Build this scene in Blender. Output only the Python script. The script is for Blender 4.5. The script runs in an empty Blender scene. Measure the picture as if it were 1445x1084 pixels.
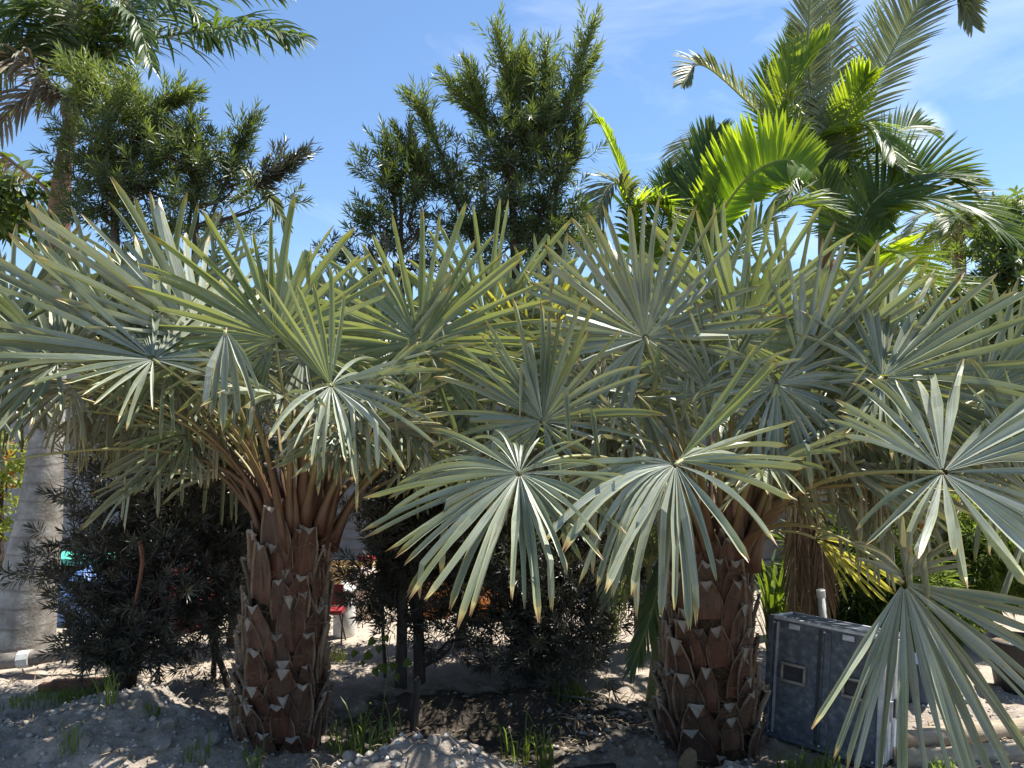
import bpy, math, random
import numpy as np
from mathutils import Vector, Matrix, noise as mnoise

random.seed(11); RNG = np.random.default_rng(11)
PI = math.pi
S = bpy.context.scene
COL = S.collection

# ------------------------------------------------------------------ camera
CAM_H, FPX, PITCH = 1.7, 1051.0, math.radians(3.6)
cd = bpy.data.cameras.new('camera'); cam = bpy.data.objects.new('camera', cd); COL.objects.link(cam)
cd.sensor_width = 36.0; cd.lens = 36.0 * FPX / 1445.0; cd.clip_start = 0.05; cd.clip_end = 5000
cam.location = (0, 0, CAM_H); cam.rotation_euler = (PI / 2 + PITCH, 0, 0)
S.camera = cam

CP, SP = math.cos(PITCH), math.sin(PITCH)
def at(px, py, Y):
    """a point of the place at distance Y seen in that direction"""
    cx = (px - 722.5) / FPX; cy = (542 - py) / FPX
    d = Vector((cx, CP - SP * cy, SP + CP * cy))
    return Vector((0, 0, CAM_H)) + d * (Y / d.y)
V = Vector
# ------------------------------------------------------------------ sky, sun, exposure
SUN_AZ, SUN_EL = math.radians(62), math.radians(67)      # azimuth from +Y towards +X
w = bpy.data.worlds.new('World'); S.world = w; w.use_nodes = True
nt = w.node_tree; nt.nodes.clear()
out = nt.nodes.new('ShaderNodeOutputWorld'); bg = nt.nodes.new('ShaderNodeBackground')
sky = nt.nodes.new('ShaderNodeTexSky'); sky.sky_type = 'NISHITA'; sky.sun_disc = False
sky.sun_elevation = SUN_EL; sky.sun_rotation = SUN_AZ
sky.air_density = 1.0; sky.dust_density = 0.2; sky.ozone_density = 2.6
tc = nt.nodes.new('ShaderNodeTexCoord'); mp = nt.nodes.new('ShaderNodeMapping')
mp.inputs['Scale'].default_value = (1.6, 1.6, 4.2); mp.inputs['Rotation'].default_value = (0.2, 0.35, 0.3)
nz = nt.nodes.new('ShaderNodeTexNoise'); nz.inputs['Scale'].default_value = 2.2; nz.inputs['Detail'].default_value = 9
nz.inputs['Roughness'].default_value = 0.58; nz.inputs['Distortion'].default_value = 0.5
cr = nt.nodes.new('ShaderNodeValToRGB')
cr.color_ramp.elements[0].position = 0.50; cr.color_ramp.elements[0].color = (0.03, 0.03, 0.03, 1)
cr.color_ramp.elements[1].position = 0.86; cr.color_ramp.elements[1].color = (0.34, 0.34, 0.34, 1)
mx = nt.nodes.new('ShaderNodeMix'); mx.data_type = 'RGBA'
mx.inputs['B'].default_value = (8.6, 9.0, 9.6, 1)
nt.links.new(tc.outputs['Generated'], mp.inputs['Vector']); nt.links.new(mp.outputs['Vector'], nz.inputs['Vector'])
nt.links.new(nz.outputs['Fac'], cr.inputs['Fac']); nt.links.new(cr.outputs['Color'], mx.inputs['Factor'])
hs = nt.nodes.new('ShaderNodeHueSaturation'); hs.inputs['Saturation'].default_value = 1.14
nt.links.new(sky.outputs['Color'], hs.inputs['Color']); nt.links.new(hs.outputs['Color'], mx.inputs['A'])
puff_d = at(1292, 192, 10.) - V((0, 0, CAM_H)); puff_d.normalize()
vd = nt.nodes.new('ShaderNodeVectorMath'); vd.operation = 'DOT_PRODUCT'; vd.inputs[1].default_value = puff_d
vn = nt.nodes.new('ShaderNodeVectorMath'); vn.operation = 'NORMALIZE'; nt.links.new(tc.outputs['Generated'], vn.inputs[0]); nt.links.new(vn.outputs[0], vd.inputs[0])
mr = nt.nodes.new('ShaderNodeMapRange'); mr.inputs['From Min'].default_value = math.cos(.038); mr.inputs['From Max'].default_value = 1.0; mr.inputs['To Max'].default_value = .55; nt.links.new(vd.outputs['Value'], mr.inputs['Value'])
pn = nt.nodes.new('ShaderNodeTexNoise'); pn.inputs['Scale'].default_value = 34; pn.inputs['Detail'].default_value = 6; nt.links.new(tc.outputs['Generated'], pn.inputs['Vector'])
pm = nt.nodes.new('ShaderNodeMath'); pm.operation = 'MULTIPLY'; nt.links.new(mr.outputs['Result'], pm.inputs[0])
pr_ = nt.nodes.new('ShaderNodeMapRange'); pr_.inputs['From Min'].default_value = .40; pr_.inputs['From Max'].default_value = .72; nt.links.new(pn.outputs['Fac'], pr_.inputs['Value']); nt.links.new(pr_.outputs['Result'], pm.inputs[1])
mp2 = nt.nodes.new('ShaderNodeMix'); mp2.data_type = 'RGBA'; mp2.inputs['B'].default_value = (8.2, 8.6, 9.2, 1)
nt.links.new(pm.outputs[0], mp2.inputs['Factor']); nt.links.new(mx.outputs['Result'], mp2.inputs['A'])
nt.links.new(mp2.outputs['Result'], bg.inputs['Color']); bg.inputs['Strength'].default_value = 0.088
nt.links.new(bg.outputs['Background'], out.inputs['Surface'])
sd = bpy.data.lights.new('sun', 'SUN'); sun = bpy.data.objects.new('sun', sd); COL.objects.link(sun)
sd.energy = 5.0; sd.angle = math.radians(0.55); sd.color = (1.0, 0.95, 0.87)
to_sun = Vector((math.sin(SUN_AZ) * math.cos(SUN_EL), math.cos(SUN_AZ) * math.cos(SUN_EL), math.sin(SUN_EL)))
sun.rotation_euler = (-to_sun).to_track_quat('-Z', 'Y').to_euler()
VS = S.view_settings
VS.view_transform = 'Standard'; VS.look = 'None'; VS.exposure = 1.2; VS.gamma = 1.0; VS.use_curve_mapping = False
S.cycles.use_denoising = True
S.cycles.max_bounces = 8; S.cycles.transmission_bounces = 6; S.cycles.diffuse_bounces = 5

# ------------------------------------------------------------------ helpers
def nrm(v): return v.normalized()

class MB:
    def __init__(s): s.v = []; s.f = []; s.t = []; s.u = []; s.r = []; s.m = []
    def vert(s, p, t=0., u=0., r=0.):
        s.v.append((p[0], p[1], p[2])); s.t.append(t); s.u.append(u); s.r.append(r); return len(s.v) - 1
    def face(s, idx, m=0): s.f.append(tuple(idx)); s.m.append(m)
    def box(s, c, size, rot=None, r=0., m=0):
        hx, hy, hz = size[0] / 2, size[1] / 2, size[2] / 2; ids = []
        for dx, dy, dz in ((-1,-1,-1),(1,-1,-1),(1,1,-1),(-1,1,-1),(-1,-1,1),(1,-1,1),(1,1,1),(-1,1,1)):
            p = V((dx * hx, dy * hy, dz * hz))
            if rot is not None: p = rot @ p
            ids.append(s.vert(V(c) + p, 0.5 + dz * .5, dx, r))
        for q in ((0,3,2,1),(4,5,6,7),(0,1,5,4),(1,2,6,5),(2,3,7,6),(3,0,4,7)): s.face([ids[k] for k in q], m)
    def tube(s, pts, rad, n=6, r=0., m=0, caps=True, flat=1.0):
        pts = [V(p) for p in pts]; rings = []
        ref = V((0.31, 0.2, 0.93)); L = len(pts)
        prev = None
        for i, p in enumerate(pts):
            d = nrm((pts[min(i + 1, L - 1)] - pts[max(i - 1, 0)]))
            if prev is None:
                a = d.cross(ref);
                if a.length < 1e-3: a = d.cross(V((1, 0, 0)))
                a = nrm(a)
            else:
                a = nrm(prev - d * prev.dot(d))
            prev = a; b = d.cross(a)
            rr = rad[i] if hasattr(rad, '__len__') else rad
            rings.append([s.vert(p + (a * math.cos(2 * PI * k / n) + b * math.sin(2 * PI * k / n) * flat) * rr, i / max(1, L - 1), k / n, r) for k in range(n)])
        for i in range(L - 1):
            for k in range(n):
                k2 = (k + 1) % n
                s.face((rings[i][k], rings[i][k2], rings[i + 1][k2], rings[i + 1][k]), m)
        if caps:
            s.face(rings[0][::-1], m); s.face(rings[-1], m)
    def mesh(s, name, mats, origin=(0, 0, 0), smooth=False):
        me = bpy.data.meshes.new(name)
        vv = np.array(s.v, dtype=np.float64).reshape(-1, 3) - np.array(origin)
        me.from_pydata(vv.tolist(), [], s.f)
        for nm, dat in (('t', s.t), ('u', s.u), ('r', s.r)):
            at_ = me.attributes.new(nm, 'FLOAT', 'POINT'); at_.data.foreach_set('value', np.array(dat, dtype=np.float32))
        for mt in (mats if isinstance(mats, (list, tuple)) else [mats]): me.materials.append(mt)
        if any(s.m): me.polygons.foreach_set('material_index', s.m)
        if smooth: me.polygons.foreach_set('use_smooth', [True] * len(me.polygons))
        me.update(); return me
    def build(s, name, mats, parent=None, origin=(0, 0, 0), smooth=False):
        o = bpy.data.objects.new(name, s.mesh(name, mats, origin, smooth)); COL.objects.link(o)
        o.parent = parent; return o

def npmesh(name, verts, faces, mats, attrs, parent=None, origin=(0, 0, 0)):
    """fast mesh from arrays; faces (n,k)"""
    me = bpy.data.meshes.new(name); nv, (nf, k) = len(verts), faces.shape
    me.vertices.add(nv); me.vertices.foreach_set('co', (verts - np.array(origin)).astype(np.float32).ravel())
    me.loops.add(nf * k); me.loops.foreach_set('vertex_index', faces.astype(np.int32).ravel())
    me.polygons.add(nf); me.polygons.foreach_set('loop_start', np.arange(0, nf * k, k, dtype=np.int32))
    for nm, dat in attrs.items():
        a = me.attributes.new(nm, 'FLOAT', 'POINT'); a.data.foreach_set('value', dat.astype(np.float32))
    me.materials.append(mats); me.update(); me.validate()
    o = bpy.data.objects.new(name, me); COL.objects.link(o); o.parent = parent; return o

def thing(name, label, cat, loc=(0, 0, 0), group=None):
    o = bpy.data.objects.new(name, None); COL.objects.link(o); o.location = loc; o.empty_display_size = .1
    return tag(o, label, cat, group)
def tag(o, label=None, cat=None, group=None, kind=None):
    if label: o['label'] = label
    if cat: o['category'] = cat
    if group: o['group'] = group
    if kind: o['kind'] = kind
    return o
def bez(p0, p1, p2, p3, n):
    r = []
    for i in range(n + 1):
        t = i / n; a = 1 - t
        r.append(p0 * a**3 + p1 * 3 * a * a * t + p2 * 3 * a * t * t + p3 * t**3)
    return r
def spline(pts, n):
    """Catmull-Rom through points, n samples per span"""
    P = [pts[0] * 2 - pts[1]] + list(pts) + [pts[-1] * 2 - pts[-2]]; r = []
    for i in range(1, len(P) - 2):
        for k in range(n):
            t = k / n
            r.append(.5 * (P[i] * 2 + (P[i+1] - P[i-1]) * t + (P[i-1] * 2 - P[i] * 5 + P[i+1] * 4 - P[i+2]) * t * t + (P[i] * 3 - P[i-1] - P[i+1] * 3 + P[i+2]) * t**3))
    r.append(V(pts[-1])); return r
U = random.uniform

# ------------------------------------------------------------------ materials
class NT:
    def __init__(s, name):
        s.mat = bpy.data.materials.new(name); s.mat.use_nodes = True; s.t = s.mat.node_tree; s.t.nodes.clear()
        s.out = s.t.nodes.new('ShaderNodeOutputMaterial')
    def n(s, typ, **kw):
        nd = s.t.nodes.new(typ)
        for k, v in kw.items():
            if k.startswith('_'): setattr(nd, k[1:], v)
            else: s.put(nd.inputs[k.replace('__', ' ')], v)
        return nd
    def put(s, sock, v):
        if hasattr(v, 'is_output'): s.t.links.new(v, sock)
        else:
            if isinstance(v, tuple) and len(v) == 3 and sock.type == 'RGBA': v = (*v, 1)
            sock.default_value = v
    def attr(s, nm): return s.n('ShaderNodeAttribute', _attribute_name=nm).outputs['Fac']
    def mix(s, f, a, b, blend='MIX'):
        nd = s.n('ShaderNodeMix', _data_type='RGBA', _blend_type=blend)
        s.put(nd.inputs['Factor'], f); s.put(nd.inputs['A'], a); s.put(nd.inputs['B'], b); return nd.outputs['Result']
    def math(s, op, a, b=0.0, clamp=False):
        nd = s.n('ShaderNodeMath', _operation=op, _use_clamp=clamp); s.put(nd.inputs[0], a); s.put(nd.inputs[1], b); return nd.outputs[0]
    def ramp(s, f, stops):
        nd = s.n('ShaderNodeValToRGB'); s.put(nd.inputs['Fac'], f); e = nd.color_ramp.elements
        while len(e) < len(stops): e.new(0.5)
        for el, (p, c) in zip(e, stops): el.position = p; el.color = (*c, 1) if len(c) == 3 else c
        return nd.outputs['Color']
    def noise(s, scale, detail=4, vec=None, rough=.55, dist=0.):
        nd = s.n('ShaderNodeTexNoise', Scale=scale, Detail=detail, Roughness=rough, Distortion=dist)
        if vec is None: vec = s.n('ShaderNodeTexCoord').outputs['Object']
        s.put(nd.inputs['Vector'], vec); return nd.outputs['Fac']
    def comb(s, x, y, z=0.):
        nd = s.n('ShaderNodeCombineXYZ'); s.put(nd.inputs[0], x); s.put(nd.inputs[1], y); s.put(nd.inputs[2], z); return nd.outputs[0]
    def bump(s, h, strength=.3, dist=.01):
        nd = s.n('ShaderNodeBump', Strength=strength, Distance=dist); s.put(nd.inputs['Height'], h); return nd.outputs['Normal']
    def pbsdf(s, col, rough=.6, spec=.4, metal=0., normal=None, coat=0.):
        nd = s.n('ShaderNodeBsdfPrincipled'); s.put(nd.inputs['Base Color'], col); s.put(nd.inputs['Roughness'], rough)
        s.put(nd.inputs['Specular IOR Level'], spec); s.put(nd.inputs['Metallic'], metal); s.put(nd.inputs['Coat Weight'], coat)
        if normal is not None: s.t.links.new(normal, nd.inputs['Normal'])
        return nd.outputs['BSDF']
    def fin(s, bsdf): s.t.links.new(bsdf, s.out.inputs['Surface']); return s.mat
    def leafmix(s, bsdf, tcol, f, normal=None):
        tr = s.n('ShaderNodeBsdfTranslucent'); s.put(tr.inputs['Color'], tcol)
        m = s.n('ShaderNodeMixShader'); s.put(m.inputs['Fac'], f)
        s.t.links.new(bsdf, m.inputs[1]); s.t.links.new(tr.outputs['BSDF'], m.inputs[2]); return m.outputs['Shader']
    def orand(s): return s.n('ShaderNodeObjectInfo').outputs['Random']

def mat_fan(name, base=(.325, .356, .305), green=(.130, .168, .092), trans=(.30, .36, .05), tf=.11):
    m = NT(name); t, u, r = m.attr('t'), m.attr('u'), m.attr('r')
    au = m.math('ABSOLUTE', u)
    streak = m.noise(1.0, 4, m.comb(m.math('MULTIPLY', u, 7.), m.math('MULTIPLY', t, 2.2), m.math('MULTIPLY', r, 97.)))
    patch = m.noise(5.5, 5)
    c = m.mix(m.math('MULTIPLY', r, .75), base, green)
    c = m.mix(m.ramp(patch, [(.36, (0, 0, 0)), (.68, (1, 1, 1))]), c, m.mix(.5, c, (.37, .40, .35)))
    c = m.mix(1.0, c, m.ramp(streak, [(.28, (.62, .62, .58)), (.72, (1.22, 1.22, 1.24))]), 'MULTIPLY')
    edge = m.ramp(au, [(.8, (0, 0, 0)), (.97, (1, 1, 1))])
    c = m.mix(m.math('MULTIPLY', edge, m.math('ADD', .3, m.math('MULTIPLY', t, .55))), c, (.40, .40, .10))
    c = m.mix(m.math('MULTIPLY', m.ramp(t, [(.35, (0, 0, 0)), (.95, (1, 1, 1))]), m.math('MULTIPLY', r, .38)), c, (.26, .28, .08))
    tip = m.math('SUBTRACT', m.math('ADD', t, m.math('MULTIPLY', m.math('SUBTRACT', patch, .5), .16)), m.math('MULTIPLY', m.math('SUBTRACT', 1.0, r), .05))
    c = m.mix(m.ramp(tip, [(.86, (0, 0, 0)), (.94, (1, 1, 1))]), c, (.36, .30, .12))
    c = m.mix(m.ramp(tip, [(.93, (0, 0, 0)), (.975, (1, 1, 1))]), c, (.22, .13, .065))
    spots = m.noise(38., 2)
    c = m.mix(m.math('MULTIPLY', m.ramp(spots, [(.62, (0, 0, 0)), (.72, (1, 1, 1))]), .55), c, (.34, .25, .09))
    blot = m.noise(13., 4)
    c = m.mix(m.math('MULTIPLY', m.ramp(blot, [(.6, (0, 0, 0)), (.7, (1, 1, 1))]), .5), c, m.mix(.5, c, (.24, .20, .12)))
    wire = m.bump(streak, .35, .004)
    b = m.pbsdf(c, .40, .55, normal=wire)
    return m.fin(m.leafmix(b, m.mix(.25, trans, c), tf))
def mat_leaf(name, c0, c1, trans, tf, rough=.46, spec=.38):
    m = NT(name); r, t = m.attr('r'), m.attr('t')
    c = m.mix(r, c0, c1); n = m.noise(3.5, 3)
    c = m.mix(1.0, c, m.ramp(n, [(.3, (.72, .74, .7)), (.7, (1.18, 1.16, 1.1))]), 'MULTIPLY')
    b = m.pbsdf(c, rough, spec)
    return m.fin(m.leafmix(b, trans, tf))
def mat_noise(name, stops, scale=6, detail=6, rough=.85, spec=.25, bump=.4, bdist=.02, metal=0., vecscale=None, coat=0.):
    m = NT(name); vec = m.n('ShaderNodeTexCoord').outputs['Object']
    if vecscale:
        mpn = m.n('ShaderNodeMapping', Scale=vecscale); m.put(mpn.inputs['Vector'], vec); vec = mpn.outputs['Vector']
    n = m.noise(scale, detail, vec); n2 = m.noise(scale * 7, 4, vec)
    c = m.ramp(n, stops); c = m.mix(.35, c, m.ramp(n2, [(.3, (.5, .5, .5)), (.7, (1.3, 1.3, 1.3))]), 'MULTIPLY')
    h = m.math('ADD', n, m.math('MULTIPLY', n2, .5))
    return m.fin(m.pbsdf(c, rough, spec, metal, m.bump(h, bump, bdist) if bump else None, coat))

M = {}
M['fan'] = mat_fan('silver_fan_leaf')
M['fan_green'] = mat_fan('green_fan_leaf', (.235, .29, .185), (.17, .24, .10), (.38, .43, .05), .24)
M['fan_old'] = mat_fan('weathered_fan_leaf', (.26, .27, .21), (.22, .22, .15), (.30, .27, .08), .2)
M['fan_dead'] = mat_fan('dead_fan_leaf', (.26, .20, .13), (.17, .115, .07), (.25, .16, .06), .12)
M['fan_backlit'] = mat_fan('backlit_tinted_fan_leaf', (.32, .32, .10), (.30, .26, .04), (.62, .56, .03), .5)  # light through backlit fans put into a yellow leaf colour
def petiole_mat():
    m = NT('petiole'); t = m.attr('t')
    n = m.noise(9, 4)
    c = m.ramp(m.math('ADD', t, m.math('MULTIPLY', m.math('SUBTRACT', n, .5), .3)), [(.0, (.075, .034, .022)), (.22, (.13, .075, .035)), (.45, (.24, .20, .075)), (1., (.30, .31, .13))])
    return m.fin(m.pbsdf(c, .5, .4, normal=m.bump(n, .25, .01)))
M['petiole'] = petiole_mat()
def boot_mat():
    m = NT('leaf_base'); t, u, r = m.attr('t'), m.attr('u'), m.attr('r')
    vec = m.n('ShaderNodeTexCoord').outputs['Object']
    mpn = m.n('ShaderNodeMapping', Scale=(30., 30., 4.)); m.put(mpn.inputs['Vector'], vec)
    st = m.noise(1.0, 5, mpn.outputs['Vector']); pt = m.noise(9., 5)
    orr = m.orand()
    c = m.ramp(st, [(.28, (.024, .013, .009)), (.5, (.070, .032, .019)), (.75, (.16, .085, .048))])
    c = m.mix(m.ramp(pt, [(.48, (0, 0, 0)), (.72, (.6, .6, .6))]), c, (.12, .09, .07))
    c = m.mix(m.math('MULTIPLY', orr, .3), c, (.11, .085, .068))
    c = m.mix(m.ramp(m.math('ADD', t, m.math('MULTIPLY', orr, .3)), [(.35, (.55, .55, .55)), (.75, (0, 0, 0))]), c, m.mix(.6, c, (.15, .05, .027)))
    edge = m.ramp(m.math('ABSOLUTE', u), [(.86, (0, 0, 0)), (.98, (1, 1, 1))])
    c = m.mix(m.math('MULTIPLY', edge, .8), c, (.30, .235, .165))
    c = m.mix(m.ramp(t, [(.93, (0, 0, 0)), (.97, (1, 1, 1))]), c, m.ramp(pt, [(.3, (.11, .088, .07)), (.7, (.32, .285, .24))]))
    return m.fin(m.pbsdf(c, .72, .3, normal=m.bump(st, .6, .01)))
M['boot'] = boot_mat()
M['fibre'] = mat_noise('trunk_fibre', [(.3, (.022, .014, .009)), (.7, (.08, .05, .03))], 20, 5, .95, .1)
M['strand'] = mat_noise('loose_fibre', [(.3, (.06, .04, .026)), (.7, (.17, .12, .08))], 5, 3, .9, .1, 0)
M['pinnate'] = mat_leaf('feather_leaf', (.048, .092, .036), (.080, .13, .038), (.30, .42, .02), .32)
M['pinnate_bright'] = mat_leaf('backlit_tinted_feather_leaf', (.09, .16, .03), (.14, .22, .03), (.54, .70, .02), .54)  # brighter copy of the feather leaf, backlight put into its colour
M['pinnate_mid'] = mat_leaf('mid_feather_leaf', (.075, .14, .03), (.12, .19, .035), (.48, .62, .02), .48)
M['pinnate_grey'] = mat_leaf('greyed_feather_leaf', (.12, .15, .095), (.20, .22, .14), (.28, .32, .06), .24)
M['pinnate_dead'] = mat_leaf('dead_feather_leaf', (.23, .19, .15), (.36, .32, .26), (.25, .18, .08), .15, .8, .15)
M['pinnate_brown'] = mat_leaf('brown_feather_leaf', (.085, .055, .038), (.17, .12, .085), (.15, .09, .04), .12, .8, .12)
M['royal'] = mat_leaf('royal_leaf', (.042, .078, .036), (.075, .115, .045), (.20, .30, .03), .25)
M['yew'] = mat_leaf('strap_leaf', (.055, .078, .036), (.11, .138, .055), (.20, .28, .03), .22, .42, .5)
M['yew_new'] = mat_leaf('new_strap_leaf', (.085, .13, .045), (.17, .22, .075), (.32, .40, .06), .28, .4, .5)
M['yew_shade'] = mat_leaf('shade_tinted_strap_leaf', (.050, .052, .044), (.105, .096, .080), (.12, .13, .04), .15, .36, .6)  # strap leaf darkened: shade of the lower crowns put into its colour
M['broad'] = mat_leaf('broad_leaf', (.035, .065, .025), (.06, .10, .03), (.25, .34, .03), .3)
M['lime'] = mat_leaf('lime_leaf', (.16, .22, .05), (.28, .32, .07), (.5, .55, .06), .35)
M['orange'] = mat_leaf('orange_leaf', (.55, .20, .05), (.65, .32, .06), (.6, .25, .04), .3)
M['grass'] = mat_leaf('grass_blade', (.05, .085, .024), (.10, .14, .04), (.36, .50, .06), .35)
M['dry'] = mat_leaf('dry_straw', (.16, .125, .085), (.36, .30, .21), (.3, .22, .1), .15, .8, .1)
M['bark'] = mat_noise('yew_bark', [(.3, (.045, .036, .03)), (.7, (.12, .095, .078))], 10, 6, .9, .15, .6, .02, vecscale=(2, 2, .5))
M['bark_red'] = mat_noise('red_bark', [(.3, (.16, .07, .045)), (.7, (.28, .14, .09))], 10, 6, .85, .2)
M['royal_trunk'] = None
M['rachis'] = mat_noise('rachis', [(.3, (.16, .18, .06)), (.7, (.27, .26, .10))], 4, 4, .5, .4, 0)
M['rachis_dead'] = mat_noise('dead_rachis', [(.3, (.18, .13, .09)), (.7, (.30, .24, .18))], 4, 4, .8, .2, 0)
M['rock'] = mat_noise('limestone', [(.3, (.22, .205, .185)), (.7, (.44, .415, .38))], 9, 8, .9, .15, .8, .02)
M['rock_tan'] = mat_noise('tan_stone', [(.3, (.22, .16, .09)), (.7, (.38, .29, .18))], 9, 8, .9, .15, .8, .02)
M['wood'] = mat_noise('old_wood', [(.3, (.12, .10, .085)), (.7, (.26, .23, .20))], 8, 6, .85, .2, .6, .01, vecscale=(3, 3, .6))
M['timber'] = mat_noise('pale_timber', [(.3, (.24, .19, .13)), (.7, (.42, .35, .26))], 6, 6, .85, .2, .5, .01, vecscale=(.6, 4, 4))
M['case'] = mat_noise('scuffed_case', [(.36, (.060, .070, .088)), (.54, (.095, .108, .130)), (.76, (.22, .235, .255))], 26, 9, .55, .4, .15, .005)
M['case_rim'] = mat_noise('aluminium_rim', [(.3, (.32, .33, .35)), (.7, (.55, .56, .58))], 14, 6, .45, .5, .1, .005, .35)
M['case_dark'] = mat_noise('dark_seam', [(.3, (.02, .02, .022)), (.7, (.05, .05, .055))], 14, 6, .6, .4, .1, .005)
M['brass'] = mat_noise('dull_handle', [(.3, (.16, .145, .12)), (.7, (.34, .31, .27))], 18, 6, .5, .5, .2, .005, .3)
M['siding'] = mat_noise('grey_siding', [(.3, (.20, .20, .205)), (.7, (.33, .33, .335))], 1.6, 7, .75, .25, .15, .005)
M['dark'] = mat_noise('void_shade_and_tub', [(.3, (.018, .016, .014)), (.7, (.035, .03, .027))], 4, 4, .9, .1, 0)  # near black, for the shade under the house and the tub body
M['roof'] = mat_noise('grey_roof', [(.3, (.16, .16, .16)), (.7, (.26, .26, .25))], 8, 5, .85, .2)
def plain(name, c, rough=.5, spec=.4, metal=0.):
    M[name] = mat_noise(name, [(.3, tuple(x * .82 for x in c)), (.7, tuple(min(.9, x * 1.1) for x in c))], 7, 5, rough, spec, .08, .005, metal)
plain('white_plastic', (.72, .72, .70)); plain('red_plastic', (.28, .025, .03)); plain('tan_plastic', (.55, .42, .22))
plain('pink_tan', (.60, .48, .40)); plain('teal_plastic', (.08, .42, .33)); plain('blue_plastic', (.10, .20, .45))
plain('black_plastic', (.016, .017, .018), .45); plain('navy_plastic', (.018, .04, .09)); plain('orange_plastic', (.36, .12, .025))
plain('pale_pipe', (.55, .56, .53)); plain('potting_soil', (.16, .12, .09), .95, .1)

def royal_trunk_mat():
    m = NT('royal_trunk'); vec = m.n('ShaderNodeTexCoord').outputs['Object']; t = m.attr('t')
    n = m.noise(7, 7); n2 = m.noise(45, 4)
    wv = m.n('ShaderNodeTexWave', _bands_direction='Z', Scale=2.4, Distortion=2.2, Detail=3.0); m.put(wv.inputs['Vector'], vec)
    c = m.ramp(n, [(.3, (.17, .155, .135)), (.5, (.31, .29, .26)), (.7, (.48, .46, .42))])
    c = m.mix(m.ramp(wv.outputs['Fac'], [(.0, (.65, .65, .65)), (.10, (0, 0, 0))]), c, (.20, .17, .14))
    c = m.mix(.3, c, m.ramp(n2, [(.35, (.55, .55, .55)), (.65, (1.2, 1.2, 1.2))]), 'MULTIPLY')
    c = m.mix(m.ramp(t, [(.60, (0, 0, 0)), (.66, (1, 1, 1))]), c, m.ramp(n, [(.3, (.10, .055, .045)), (.5, (.20, .11, .075)), (.75, (.19, .19, .09))]))
    return m.fin(m.pbsdf(c, .75, .25, normal=m.bump(n2, .35, .01)))
M['royal_trunk'] = royal_trunk_mat()
def soil_mat():
    m = NT('sandy_soil'); vec = m.n('ShaderNodeTexCoord').outputs['Object']
    n = m.noise(.9, 7); n2 = m.noise(9, 8, None, .65); n3 = m.noise(60, 5, None, .7)
    c = m.ramp(n2, [(.25, (.15, .128, .102)), (.5, (.275, .238, .196)), (.75, (.46, .41, .35))])
    c = m.mix(m.ramp(n, [(.35, (.75, .75, .75)), (.62, (0, 0, 0))]), c, m.mix(.5, c, (.19, .16, .135)))
    geo = m.n('ShaderNodeSeparateXYZ'); m.put(geo.inputs[0], vec)
    far = m.ramp(m.math('MULTIPLY', m.math('SUBTRACT', geo.outputs[1], 4.2), .6, True), [(.0, (0, 0, 0)), (.6, (.7, .7, .7))])
    c = m.mix(far, c, m.mix(n2, (.34, .28, .22), (.54, .47, .39)))  # paler beyond the palms: sunlight there is put into the soil colour
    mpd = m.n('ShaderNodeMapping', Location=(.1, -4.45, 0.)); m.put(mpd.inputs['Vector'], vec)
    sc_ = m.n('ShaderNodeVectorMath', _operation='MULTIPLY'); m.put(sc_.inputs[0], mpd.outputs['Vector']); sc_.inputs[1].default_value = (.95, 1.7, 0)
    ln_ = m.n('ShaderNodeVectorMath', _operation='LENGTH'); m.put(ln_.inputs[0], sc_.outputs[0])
    hollow_dark = m.math('ADD', ln_.outputs['Value'], m.math('MULTIPLY', m.math('SUBTRACT', n2, .5), .9))
    c = m.mix(m.ramp(hollow_dark, [(.75, (.95, .95, .95)), (1.15, (0, 0, 0))]), c, m.mix(n3, (.03, .025, .02), (.085, .07, .055)))  # dark soil in the hollow, deepened by shade put into the colour
    c = m.mix(.55, c, m.ramp(n3, [(.3, (.55, .55, .55)), (.55, (1, 1, 1)), (.75, (1.45, 1.45, 1.45))]), 'MULTIPLY')
    h = m.math('ADD', n2, m.math('MULTIPLY', n3, .5))
    return m.fin(m.pbsdf(c, .95, .12, normal=m.bump(h, .8, .03)))
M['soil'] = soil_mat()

# ------------------------------------------------------------------ ground
def bump2(x, y, cx, cy, sx, sy, h): return h * math.exp(-((x - cx) / sx)**2 - ((y - cy) / sy)**2)
def ground_z(x, y):
    z = 0.0
    z += bump2(x, y, -2.05, 4.15, .55, .35, .24) + bump2(x, y, -2.9, 3.75, .9, .45, .10) + bump2(x, y, -1.75, 3.75, .7, .35, .10)
    z += bump2(x, y, -.42, 3.14, .55, .30, .40) + bump2(x, y, .95, 3.2, .50, .28, .22) + bump2(x, y, .2, 3.0, .5, .3, .12)
    z += bump2(x, y, -.25, 4.35, .55, .35, -.10) + bump2(x, y, .55, 4.25, .35, .30, .06) + bump2(x, y, .05, 4.75, .7, .16, .07)
    near = max(0.0, 1 - max(0, y - 4.7) / 1.2)
    p = V((x, y, 0.))
    z += (.014 + .03 * near) * mnoise.fractal(p * 2.6, .9, 2.1, 5)
    if near > 0 and abs(x) < 4:
        z += near * .045 * max(0, mnoise.noise(p * 6.5 + V((3, 1, 0)))) + near * .030 * abs(mnoise.noise(p * 13)) + near * .014 * mnoise.noise(p * 27)
    return z
def axis_coords(a, b, step, far):
    core = list(np.arange(a, b + 1e-6, step)); lo, hi = [], []; d = step
    x = a
    while x > -far: d *= 1.35; x -= d; lo.append(x)
    x = b; d = step
    while x < far: d *= 1.35; x += d; hi.append(x)
    return lo[::-1] + core + hi
gx = axis_coords(-3.2, 3.0, .022, 900); gy = axis_coords(2.8, 5.4, .022, 900)
gv = np.array([(x, y, ground_z(x, y) if (-8 < x < 8 and 0 < y < 12) else 0.) for y in gy for x in gx])
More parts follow.
